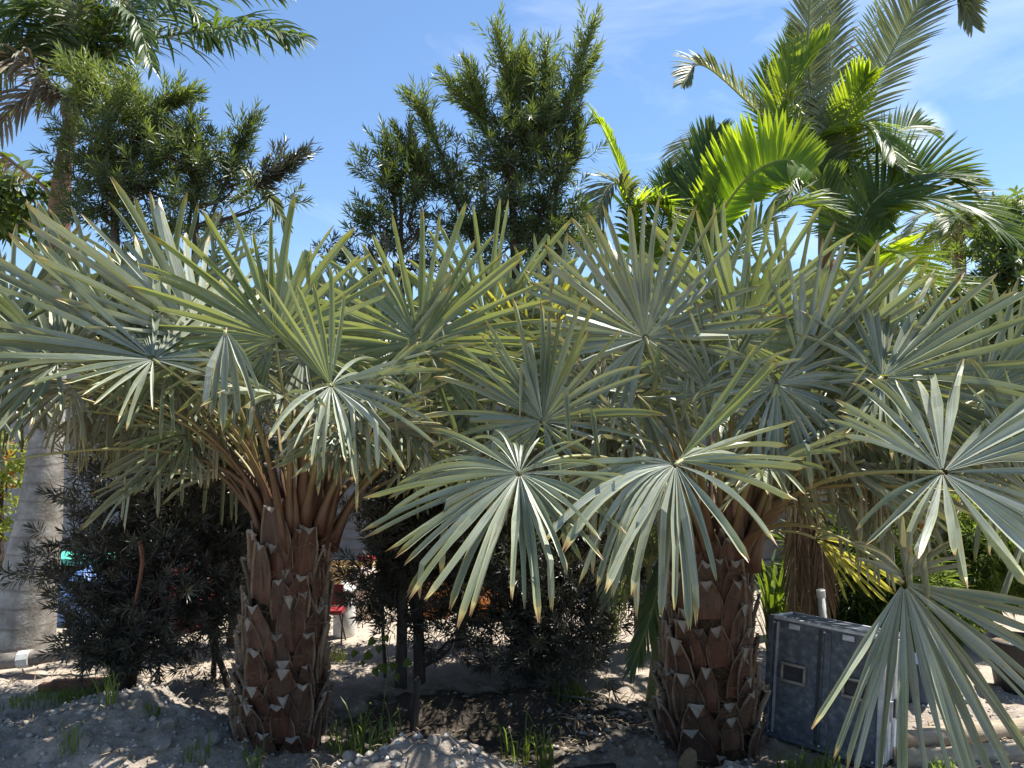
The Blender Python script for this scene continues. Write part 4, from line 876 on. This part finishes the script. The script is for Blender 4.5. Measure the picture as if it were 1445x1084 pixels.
# tan tank with red valve
b = gp(518, 7.0); T = thing('gas_tank', 'pale tan tank with red valve handle in the gap beside the crate', 'tank', b)
mb = MB(); lathe(mb, b, [(0, .13), (.03, .15), (.34, .155), (.42, .12), (.45, .05)]); mb.build('body', M['pink_tan'], T, b, smooth=True)
mb = MB(); mb.tube([b + V((0, 0, .44)), b + V((0, 0, .52))], .02, 8); mb.build('valve', M['brass'], T, b)
mb = MB(); mb.tube([b + V((.07 * math.cos(a), .07 * math.sin(a), .53)) for a in np.linspace(0, 2 * PI, 13)], .018, 6); mb.tube([b + V((-.07, 0, .53)), b + V((.07, 0, .53))], .014, 5); mb.build('handwheel', M['red_plastic'], T, b)
# red folding stool
b = gp(472, 6.1); T = thing('folding_stool', 'small red folding stool with thin dark legs beside the left trunk', 'stool', b)
mb = MB(); mb.box(b + V((0, 0, .25)), (.16, .16, .03)); mb.build('seat', M['red_plastic'], T, b)
mb = MB(); mb.box(b + V((-.02, .08, .36)), (.15, .02, .16), Matrix.Rotation(-.2, 3, 'X')); mb.build('backrest', M['red_plastic'], T, b)
for sx in (-1, 1):
    for sy in (-1, 1):
        mb = MB(); mb.tube([b + V((sx * .06, sy * .06, .235)), b + V((sx * .08, -sy * .08, 0))], .007, 5); mb.build('leg', M['black_plastic'], T, b)
# red tarp bundle, teal tub, blue bag seen through the left tree
def lump(name, label, cat, c, size, mat, seed, amp=.22, knot=True):
    rr = random.Random(seed); b = V(c); b.z = ground_z(b.x, b.y); T = thing(name, label, cat, b); mb = MB(); nu, nv = 16, 9; rows = []
    for j in range(nv + 1):
        ph = PI * .62 * j / nv; row = []
        for i in range(nu):
            th = 2 * PI * i / nu; p = V((math.sin(ph) * math.cos(th), math.sin(ph) * math.sin(th), math.cos(ph) * .8 + .3))
            k = 1 + amp * mnoise.noise(p * 2.2 + V((seed, 0, 0))) + amp * .5 * mnoise.noise(p * 6 + V((0, seed, 0)))
            p = p * k; row.append(mb.vert(b + V((p.x * size[0], p.y * size[1], max(-.02, p.z * size[2])))))
        rows.append(row)
    for a, c_ in zip(rows[:-1], rows[1:]):
        for i in range(nu): mb.face((a[i], c_[i], c_[(i+1) % nu], a[(i+1) % nu]))
    mb.build('cover', M[mat], T, b, smooth=True)
    if knot:
        mb = MB(); p = b + V((0, 0, size[2] * 1.08)); mb.tube([p, p + V((.02, 0, .05)), p + V((.07, .01, .07))], [.03, .018, .035], 7); mb.build('tied_end', M[mat], T, b)
    return T
lump('tarp_bundle', 'red tarp bundle glimpsed through the dark left tree', 'bundle', gp(262, 6.6), (.30, .25, .42), 'red_plastic', 3)
lump('sack', 'blue sack glimpsed behind the left tree beside the pale trunk', 'sack', gp(118, 6.8), (.28, .22, .36), 'blue_plastic', 5)
lump('orange_bag', 'orange bag glimpsed through the middle yew tree', 'bag', gp(683, 6.9), (.20, .2, .30), 'orange_plastic', 9)
lump('orange_bag', 'small orange bag just right of the slim stems', 'bag', gp(616, 7.0), (.15, .15, .34), 'orange_plastic', 10)
b = gp(105, 7.4); T = thing('storage_tub', 'teal storage tub behind the left tree above the blue sack', 'tub', b)
mb = MB(); mb.box(b + V((0, 0, .22)), (.56, .4, .42)); mb.build('tub', M['dark'], T, b); mb = MB(); mb.box(b + V((0, 0, .46)), (.62, .46, .06)); mb.build('lid', M['teal_plastic'], T, b)
# boards under the house at the left edge
for k, (py, lab, mt) in enumerate(((838, 'pale weathered board under the house at the left edge', 'timber'), (868, 'yellowish board below the pale one at the left edge', 'tan_plastic'))):
    p = at(-10, py, 7.9); mb = MB(); rot = Matrix.Rotation(.22 - .2 * k, 3, 'Y')
    mb.box(p, (.62, .2, .028), rot); mb.box(p + V((0, .04, -.03)), (.56, .1, .03), rot)
    o = mb.build('board', M[mt], None, p); o.location = p; tag(o, lab, 'board')
# fallen palm stem at left, plank edging, yellow leaf
b = at(60, 930, 5.25); b.z = ground_z(b.x, b.y)
T = thing('fallen_log', 'grey brown log with a pale band lying at the foot of the royal palm', 'log', b)
mb = MB(); C = spline([at(-60, 937, 5.25), at(20, 932, 5.25), at(90, 922, 5.3), at(160, 918, 5.35)], 5); mb.tube(C, [.06 - .015 * i / (len(C) - 1) for i in range(len(C))], 10); mb.build('stem', M['wood'], T, b, smooth=True)
mb = MB(); mb.tube([at(28, 931, 5.25), at(44, 929, 5.255)], .061, 10); mb.build('band', M['pale_pipe'], T, b)
p = at(115, 955, 5.0); p.z = ground_z(p.x, p.y) + .02; mb = MB(); mb.box(p, (.5, .07, .045), Matrix.Rotation(.12, 3, 'Z')); mb.box(p + V((.02, .01, .03)), (.4, .05, .02), Matrix.Rotation(.16, 3, 'Z'))
o = mb.build('plank', M['bark_red'], None, p); o.location = p; tag(o, 'short reddish plank lying on the sunlit sand under the left tree', 'plank')
# wood stake
b = at(585, 1000, 4.45); b.z = ground_z(b.x, b.y)
mb = MB(); mb.tube([b - V((0, 0, .1)), b + V((.0, 0, .12)), b + V((.015, .01, .28)), b + V((.02, .01, .30))], [.026, .028, .022, .008], 5); o = mb.build('wooden_stake', M['bark'], None, b); o.location = b; tag(o, 'short grey split wooden stake at the foot of the slim tree', 'stake')
# hanging strip of red bark in the left tree
mb = MB(); C = spline([at(197, 763, 4.55), at(201, 790, 4.54), at(196, 825, 4.54), at(187, 862, 4.55)], 4); mb.tube(C, [.012, .013, .014, .014, .013, .012, .011, .010, .009, .008, .007, .006, .004][:len(C)], 5)
p = C[0]; o = mb.build('dead_branch', M['bark_red'], None, p); o.location = p; tag(o, 'reddish dead branch hanging in the dark left tree', 'branch')
# white pipe
b = gp(1166, 4.9); top = at(1158, 832, 4.85); T = thing('pipe', 'pale grey plastic pipe standing behind the grey case', 'pipe', b)
d_ = nrm(top - b); mb = MB(); mb.tube([b - d_ * .05, b.lerp(top, .5), top], .024, 14); mb.build('tube', M['pale_pipe'], T, b, smooth=True)
mb = MB(); mb.tube([top - d_ * .05, top - d_ * .002], .028, 14); mb.build('collar', M['pale_pipe'], T, b)
# black plant pot
b = at(1440, 925, 5.0); b.z = ground_z(b.x, b.y); T = thing('plant_pot', 'large black plastic plant pot at the right edge', 'plant pot', b)
mb = MB(); n = 28
rings = []
for z, rd in ((0, .15), (.30, .185), (.302, .2), (.34, .205), (.345, .19), (.29, .178)):
    rings.append([mb.vert(b + V((rd * math.cos(2*PI*k/n), rd * math.sin(2*PI*k/n), z))) for k in range(n)])
for a, c_ in zip(rings[:-1], rings[1:]):
    for k in range(n): mb.face((a[k], a[(k+1) % n], c_[(k+1) % n], c_[k]))
mb.build('pot', M['black_plastic'], T, b)
mb = MB(); cc = mb.vert(b + V((0, 0, .325))); rg = [mb.vert(b + V((.182 * math.cos(2*PI*k/n), .182 * math.sin(2*PI*k/n), .30 + U(-.01, .012)))) for k in range(n)]; 
for k in range(n): mb.face((cc, rg[k], rg[(k+1) % n]))
mb.build('soil', M['potting_soil'], T, b)
for k in range(10):
    a, rd = U(0, 6.28), U(.02, .15); mb = MB(); mb.box(b + V((rd * math.cos(a), rd * math.sin(a), .325)), (U(.02, .05), U(.015, .03), U(.01, .02)), Matrix.Rotation(U(0, 3), 3, 'Z')); mb.build('wood_chip', M['rock'], T, b)
# navy bucket behind the case
b = at(1288, 1000, 4.75); b.z = ground_z(b.x, b.y); T = thing('bucket', 'dark blue bucket behind the grey case', 'bucket', b)
mb = MB(); lathe(mb, b, [(0, .10), (.22, .125), (.222, .135), (.25, .135)]); mb.build('pail', M['navy_plastic'], T, b, smooth=False)
mb = MB(); mb.tube([b + V((.137 * math.cos(a), -.02 - .06 * math.sin(a), .23 - .05 * math.sin(a))) for a in np.linspace(0, PI, 9)], .004, 5); mb.build('handle', M['black_plastic'], T, b)
# timbers lower right
for k, (pa, pb, r, lab) in enumerate((((1268, 1046, 4.15), (1500, 1000, 4.35), .055, 'pale round timber on the sand right of the grey case, the farther one'), ((1262, 1082, 3.9), (1520, 1040, 4.05), .06, 'pale round timber at the lower right corner, the nearer one'))):
    A, B = at(*pa), at(*pb); A.z = ground_z(A.x, A.y) + r * .25; B.z = ground_z(B.x, B.y) + r * .3; mb = MB(); C = [A.lerp(B, i / 10) + V((0, U(-.006, .006), U(-.005, .005))) for i in range(11)]; mb.tube(C, [r * U(.94, 1.05) for _ in C], 12)
    o = mb.build('timber', M['timber'], None, A, smooth=True); o.location = A; tag(o, lab, 'timber')

# grey transport case
fl_, fr_ = V((1.366, 4.18, 0)), V((1.785, 3.815, 0)); ex = nrm(fr_ - fl_); ey = V((-ex.y, ex.x, 0)); W_, D_, H_ = .60, .34, .64
b = V(fl_); b.z = .0; T = thing('transport_case', 'scuffed dark grey transport case with two handles beside the right trunk', 'case', b)
T.rotation_euler = (-.13, .035, math.atan2(ex.y, ex.x)); T.location.z = ground_z(fl_.x, fl_.y) + .0
def cb(name, c, size, mat, parent=T, bev=.004):
    mb = MB(); mb.box((0, 0, 0), size); o = mb.build(name, M[mat], parent); o.location = c
    if bev: m_ = o.modifiers.new('b', 'BEVEL'); m_.width = bev; m_.segments = 2
    return o
body = cb('body', (W_/2, D_/2, H_/2), (W_ - .02, D_ - .02, H_ - .02), 'case')
for x in (.012, W_ - .012):
    for y in (.012, D_ - .012): cb('corner_post', (x, y, H_/2), (.030, .030, H_), 'case' if (x < .1 ) else 'case_rim')  # right-hand posts paler, with sunlight on that side put into the colour
for z, nm in ((H_ - .008, 'top_rim'), (.012, 'bottom_rim')):
    for y in (.008, D_ - .008): cb(nm, (W_/2, y, z), (W_ - .034, .018, .018), 'case_rim' if z > .3 else 'case')
    for x in (.008, W_ - .008): cb(nm, (x, D_/2, z), (.018, D_ - .034, .018), 'case_rim' if z > .3 else 'case')
cb('seam', (W_ * .46, .0085, H_/2), (.016, .004, H_ - .06), 'case_dark', bev=0); cb('rib', (W_ * .53, .005, H_/2), (.034, .014, H_ - .06), 'case')
cb('rib', (.05, .006, H_/2), (.012, .010, H_ - .06), 'case_rim', bev=0)
for xc in (.25, .78):
    h = cb('handle', (W_ * xc, .003, H_ * .56), (.006, .006, .006), 'case_dark', bev=0)
    cb('handle_recess', (0, .003, 0), (.118, .004, .080), 'case_dark', h, 0)
    for dz_ in (-.044, .044): cb('handle_bar', (0, -.010, dz_), (.130, .022, .015), 'brass', h, .003)
    for dx_ in (-.060, .060): cb('handle_bar', (dx_, -.010, 0), (.012, .022, .073), 'brass', h, .003)
for x in (.03, W_ * .5, W_ - .04):
    for z_ in (.03, H_ - .035): cb('rivet', (x, -.002, z_), (.012, .012, .012), 'case_rim', bev=.004)
for x in (.14, .42): cb('hinge', (x, D_ * .0 + .002, H_ - .04), (.06, .012, .03), 'case_rim', bev=.003)
cb('side_panel', (W_ - .004, D_/2, H_/2), (.012, D_ - .06, H_ - .05), 'white_plastic')  # sunlit right side: the light is put into its white colour
for yc in (.06, .17, .28): 
    cb('side_rib', (W_ + .006, yc, H_/2), (.012, .03, H_ - .06), 'case_rim')
for yc in (.115, .225):
    l = cb('latch', (W_ + .010, yc, H_ * .42), (.02, .035, .10), 'case_rim'); cb('latch_hook', (.014, 0, .02), (.010, .016, .09), 'case_dark', l, .002)

# ------------------------------------------------------------------ stones
def stone_mesh(seed, mat):
    rr = random.Random(seed); import bmesh
    bm = bmesh.new(); bmesh.ops.create_icosphere(bm, subdivisions=2, radius=1)
    for v in bm.verts:
        p = v.co.copy(); k = 1 + .33 * mnoise.noise(p * 1.3 + V((seed * 3.1, 0, 0))) + .14 * mnoise.noise(p * 3.4 + V((0, seed * 1.7, 0))); v.co = p * k
        for ax_ in range(5):
            n_ = nrm(V((math.sin(seed + ax_ * 2.1), math.cos(seed * 1.3 + ax_), math.sin(ax_ * 1.7 + seed * .6)))); dd = v.co.dot(n_) - .72
            if dd > 0: v.co -= n_ * dd * .85
    me = bpy.data.meshes.new('stone'); bm.to_mesh(me); bm.free(); me.materials.append(M[mat]); return me
SM = [stone_mesh(k + 1, 'rock') for k in range(6)]
named = [(228, 1046, 3.75, .048, 'large pale stone at the foot of the left mound'), (175, 998, 4.0, .026, 'whitish stone high on the left mound'), (262, 978, 4.2, .035, 'grey stone on the crest of the left mound'), (115, 1055, 3.7, .06, 'flat grey stone low on the left mound'),
         (300, 1040, 3.85, .06, 'broad grey stone left of the left trunk'), (150, 1072, 3.65, .028, 'small pale stone at the bottom edge under the left mound'), (240, 1018, 3.9, .05, 'embedded grey stone in the middle of the left mound'),
         (580, 1058, 3.4, .030, 'pale stone on the front heap, left side'), (640, 1052, 3.4, .036, 'lumpy stone on top of the front heap'), (690, 1066, 3.35, .03, 'grey stone on the right side of the front heap'), (500, 1072, 3.4, .028, 'small stone at the left end of the front heap'),
         (1035, 1078, 3.5, .07, 'broad pale stone in front of the right trunk'), (960, 1082, 3.4, .05, 'pale stone at the bottom edge under the right trunk'), (812, 1046, 3.95, .026, 'pale clod left of the right trunk'), (875, 1010, 4.25, .022, 'small pale stone in the litter left of the right trunk'), (900, 975, 4.4, .03, 'flat pale stone by the litter'), (1085, 1079, 3.55, .04, 'pale stone between right trunk and grass tuft')]
for k, (px, py, Y, r, lab) in enumerate(named):
    p = at(px, py, Y); p.z = ground_z(p.x, p.y) + r * .22; o = bpy.data.objects.new('stone', SM[k % 6]); COL.objects.link(o); o.location = p; o.scale = (r, r * U(.8, 1.1), r * U(.55, .85)); o.rotation_euler = (U(-.4, .4), U(-.4, .4), U(0, 6)); tag(o, lab, 'stone', 'stones on the dirt heaps')
p = at(970, 1062, 3.75); p.z = ground_z(p.x, p.y) + .05; o = bpy.data.objects.new('stone', stone_mesh(21, 'rock_tan')); COL.objects.link(o); o.location = p; o.scale = (.055, .05, .075); o.rotation_euler = (.1, .2, .3); tag(o, 'upright tan block of stone in front of the right trunk', 'stone')
ORD = ['leftmost', 'second from the left', 'third from the left', 'fourth from the left', 'fifth from the left', 'sixth from the left', 'seventh from the left', 'rightmost']
for heap, x0_, x1_, y0_, y1_ in (('left mound', -2.75, -1.45, 3.75, 4.15), ('front heap', -.85, .05, 3.05, 3.2)):
    for k in range(8):
        x, y, r = x0_ + (x1_ - x0_) * (k + U(.2, .8)) / 8, U(y0_, y1_), U(.016, .032)
        o = bpy.data.objects.new('stone', SM[k % 6]); COL.objects.link(o); o.location = (x, y, ground_z(x, y) + r * .2); o.scale = (r * U(.8, 1.4), r * U(.8, 1.2), r * U(.5, .8)); o.rotation_euler = (U(-.4, .4), U(-.4, .4), U(0, 6))
        tag(o, 'small grey clod in the %s, %s of its clods' % (heap, ORD[k]), 'clod', 'small clods in the ' + heap)
# small gravel, one mass
gvv, gff = [], []; off = 0
ico = [V(v.co) for v in SM[0].vertices]; 
octv = np.array([(1,0,0),(-1,0,0),(0,1,0),(0,-1,0),(0,0,1),(0,0,-1)], float); octf = np.array([(0,2,4),(2,1,4),(1,3,4),(3,0,4),(2,0,5),(1,2,5),(3,1,5),(0,3,5)])
def scatter(n, xr, yr, smin, smax):
    global off
    for _ in range(n):
        x, y = U(*xr), U(*yr); s_ = smin + (smax - smin) * random.random() ** 3; z_ = ground_z(x, y)
        q = octv * np.array([s_ * U(.7, 1.3), s_ * U(.7, 1.3), s_ * U(.5, 1.)]) * RNG.uniform(.75, 1.25, (6, 1)); a = U(0, 6.28); R_ = np.array([[math.cos(a), -math.sin(a), 0], [math.sin(a), math.cos(a), 0], [0, 0, 1]])
        gvv.append(q @ R_.T + np.array([x, y, z_ + s_ * .2])); gff.append(octf + off); off += 6
scatter(1500, (-2.9, -1.2), (3.3, 4.5), .003, .022); scatter(1300, (-1.2, .3), (2.9, 3.6), .003, .022); scatter(800, (.2, 1.3), (3.1, 4.6), .004, .024); scatter(900, (-3.6, 3.4), (4.4, 6.6), .004, .02); scatter(500, (1.6, 3.2), (3.7, 5), .004, .02)
tag(npmesh('gravel', np.concatenate(gvv), np.concatenate(gff), M['rock'], {}), 'scattered pale gravel over the dirt', 'gravel', kind='stuff')
# dry litter, one mass
lm = MB()
def litter(n, xr, yr, lo, hi, tilt=.25):
    for _ in range(n):
        x, y = U(*xr), U(*yr); z_ = ground_z(x, y) + .006; a = U(0, 6.28); L = U(lo, hi); d = V((math.cos(a), math.sin(a), U(-.05, tilt))); sd = V((-math.sin(a), math.cos(a), U(-.3, .3))); w_ = U(.0012, .0045); p = V((x, y, z_)); rnd = U(0, 1)
        m_ = p + d * L * .5 + V((0, 0, U(0, .02))); q = p + d * L; q.z = max(q.z * .6 + z_ * .4, z_)
        i_ = [lm.vert(p - sd * w_, 0, 0, rnd), lm.vert(p + sd * w_, 0, 0, rnd), lm.vert(m_ + sd * w_, 0, 0, rnd), lm.vert(m_ - sd * w_, 0, 0, rnd), lm.vert(q, 0, 0, rnd)]; lm.face(i_[:4]); lm.face((i_[3], i_[2], i_[4]))
litter(420, (.25, 1.0), (3.6, 5.0), .03, .2); litter(700, (-3.4, -1.8), (4.5, 6.0), .03, .16); litter(140, (-1.4, .3), (3.6, 5.2), .03, .18); litter(260, (-1.3, -.7), (3.2, 3.8), .03, .12); litter(420, (-3.2, -1.3), (3.4, 4.5), .015, .09); litter(260, (-1.0, .3), (2.9, 3.6), .015, .08); litter(400, (1.2, 3.2), (3.5, 5.2), .03, .15)
tag(lm.build('leaf_litter', M['dry']), 'dry stalks and straw littering the ground', 'litter', kind='stuff')
# sticks
for pa, pb, r, lab in (((858, 950, 4.55), (888, 975, 4.4), .014, 'grey stick lying left of the right trunk'), ((795, 930, 4.7), (870, 945, 4.6), .008, 'thin pale stick under the middle tree'), ((1000, 1080, 3.6), (1025, 1045, 3.6), .004, 'thin curved pale stalk in front of the right trunk')):
    A, B = at(*pa), at(*pb)
    A.z = ground_z(A.x, A.y) + r * 2.5; B.z = ground_z(B.x, B.y) + r
    mb = MB(); mb.tube([A, A.lerp(B, .35) + V((0, 0, r)), A.lerp(B, .7) + V((.01, 0, r * .5)), B], [r, r * 1.05, r * .9, r * .6], 7); o = mb.build('stick', M['wood'], None, A, smooth=True); o.location = A; tag(o, lab, 'stick')
A, B = at(800, 1068, 3.75), at(868, 1058, 3.8); A.z = ground_z(A.x, A.y) + .02; B.z = ground_z(B.x, B.y) + .025
mb = MB(); mb.tube([A, A.lerp(B, .5), B], [.026, .03, .024], 10); mb.tube([A - nrm(B - A) * .004, A + nrm(B - A) * .02], .033, 10); o = mb.build('pipe_scrap', M['black_plastic'], None, A, smooth=True); o.location = A; tag(o, 'black scrap of pipe lying in the dirt near the bottom edge', 'pipe')
# grass tufts and weeds
def tuft(px, py, Y, n, h, spread, lab, mat='grass', cat='grass', w=.0035):
    b = at(px, py, Y); b.z = ground_z(b.x, b.y) - .005; mb = MB()
    for _ in range(n):
        a = U(0, 6.28); q = b + V((U(-1, 1), U(-1, 1), 0)) * spread * .55; q.z = ground_z(q.x, q.y) - .004; L = h * U(.45, 1.1); o_ = V((math.cos(a), math.sin(a), 0)) * L * U(.1, .75); C = bez(q, q + V((0, 0, L * .6)), q + o_ * .5 + V((0, 0, L * .95)), q + o_ + V((0, 0, L * U(.4, .95))), 5); sd = nrm(V((-o_.y, o_.x, 0))); rnd = U(0, 1); ids = []
        for i, c in enumerate(C):
            wv = w * (1 - (i / 5) ** 2) + .0003; ids.append((mb.vert(c - sd * wv, i / 5, -1, rnd), mb.vert(c + sd * wv, i / 5, 1, rnd)))
        for i in range(5): mb.face((ids[i][0], ids[i][1], ids[i+1][1], ids[i+1][0]))
    o = mb.build('grass_patch' if n >= 130 and h < .12 else 'grass_tuft', M[mat], None, b); o.location = b; tag(o, lab, cat, 'grass tufts in the dirt', 'stuff' if n >= 130 and h < .12 else None)
tuft(1150, 1076, 3.7, 150, .16, .26, 'lush bright grass tuft in front of the grey case'); tuft(530, 1035, 4.0, 46, .34, .22, 'tall green grass clump right of the left trunk', w=.005); tuft(480, 1030, 4.05, 26, .2, .14, 'grass hugging the right side of the left trunk')
tuft(740, 1038, 3.95, 40, .26, .24, 'arching grass in the dark hollow behind the front heap', w=.004); tuft(770, 1045, 3.85, 16, .22, .07, 'few pale arching grass blades in the hollow'); tuft(155, 1030, 3.95, 16, .26, .07, 'thin grass stalks on the left mound')
tuft(100, 1078, 3.65, 14, .2, .06, 'sparse grass at the bottom left'); tuft(70, 980, 4.75, 220, .07, .36, 'low sunlit grass patch at the left edge of the mound'); tuft(125, 965, 4.85, 160, .09, .26, 'sunlit grass patch below the left tree'); tuft(805, 968, 4.75, 130, .11, .2, 'feathery green weed patch at the foot of the tallest yew', w=.003)
tuft(215, 1018, 3.95, 22, .07, .07, 'short dark weed in the middle of the left mound'); tuft(280, 1068, 3.7, 16, .16, .1, 'grass blades at the bottom left of the left trunk'); tuft(355, 1068, 3.7, 14, .15, .1, 'grass blades in front of the left trunk'); tuft(1325, 1075, 3.75, 60, .12, .12, 'grass at the right foot of the grey case'); tuft(880, 1078, 3.5, 20, .06, .05, 'tiny green weed near the bottom edge')
tuft(440, 1078, 3.35, 110, .10, .10, 'dry straw tuft at the left end of the front heap', 'dry'); tuft(1070, 1074, 3.6, 70, .08, .14, 'dry straw in front of the right trunk', 'dry'); tuft(470, 905, 5.6, 60, .12, .16, 'sunlit weeds in the gap right of the left trunk', 'lime')
# broad leaved vine near the slim tree
b = at(540, 950, 4.6); b.z = ground_z(b.x, b.y); T = thing('vine', 'small broad leaved vine climbing left of the slim tree', 'vine', b)
mb = MB(); C = spline([b, at(548, 930, 4.6), at(540, 905, 4.6), at(525, 900, 4.6)], 4); mb.tube(C, .004, 4); mb.build('stem', M['rachis'], T, b)
for px, py, s_ in ((525, 905, .05), (520, 925, .055), (535, 915, .045), (540, 942, .06), (555, 940, .05), (575, 935, .05), (512, 935, .035), (545, 900, .04), (530, 948, .045), (500, 922, .04), (560, 955, .04)):
    c = at(px, py, 4.58 + U(-.05, .05)); a = U(-.8, .8); R_ = Matrix.Rotation(a, 3, 'Y') @ Matrix.Rotation(U(-.5, .5), 3, 'X'); mb = MB(); ci = mb.vert(c + R_ @ V((0, .01, 0)), .5, 0, .3)
    ol = [(0, .45), (.35, .62), (.62, .3), (.55, -.15), (.3, -.6), (0, -1.05), (-.3, -.6), (-.55, -.15), (-.62, .3), (-.35, .62)]; ids = [mb.vert(c + R_ @ V((x * s_ * .8, -.008 * abs(x), z_ * s_ * .8)), 1, x, U(0, 1)) for x, z_ in ol]
    for k in range(10): mb.face((ci, ids[k], ids[(k+1) % 10]))
    mb.build('leaf', M['pinnate'], T, b)
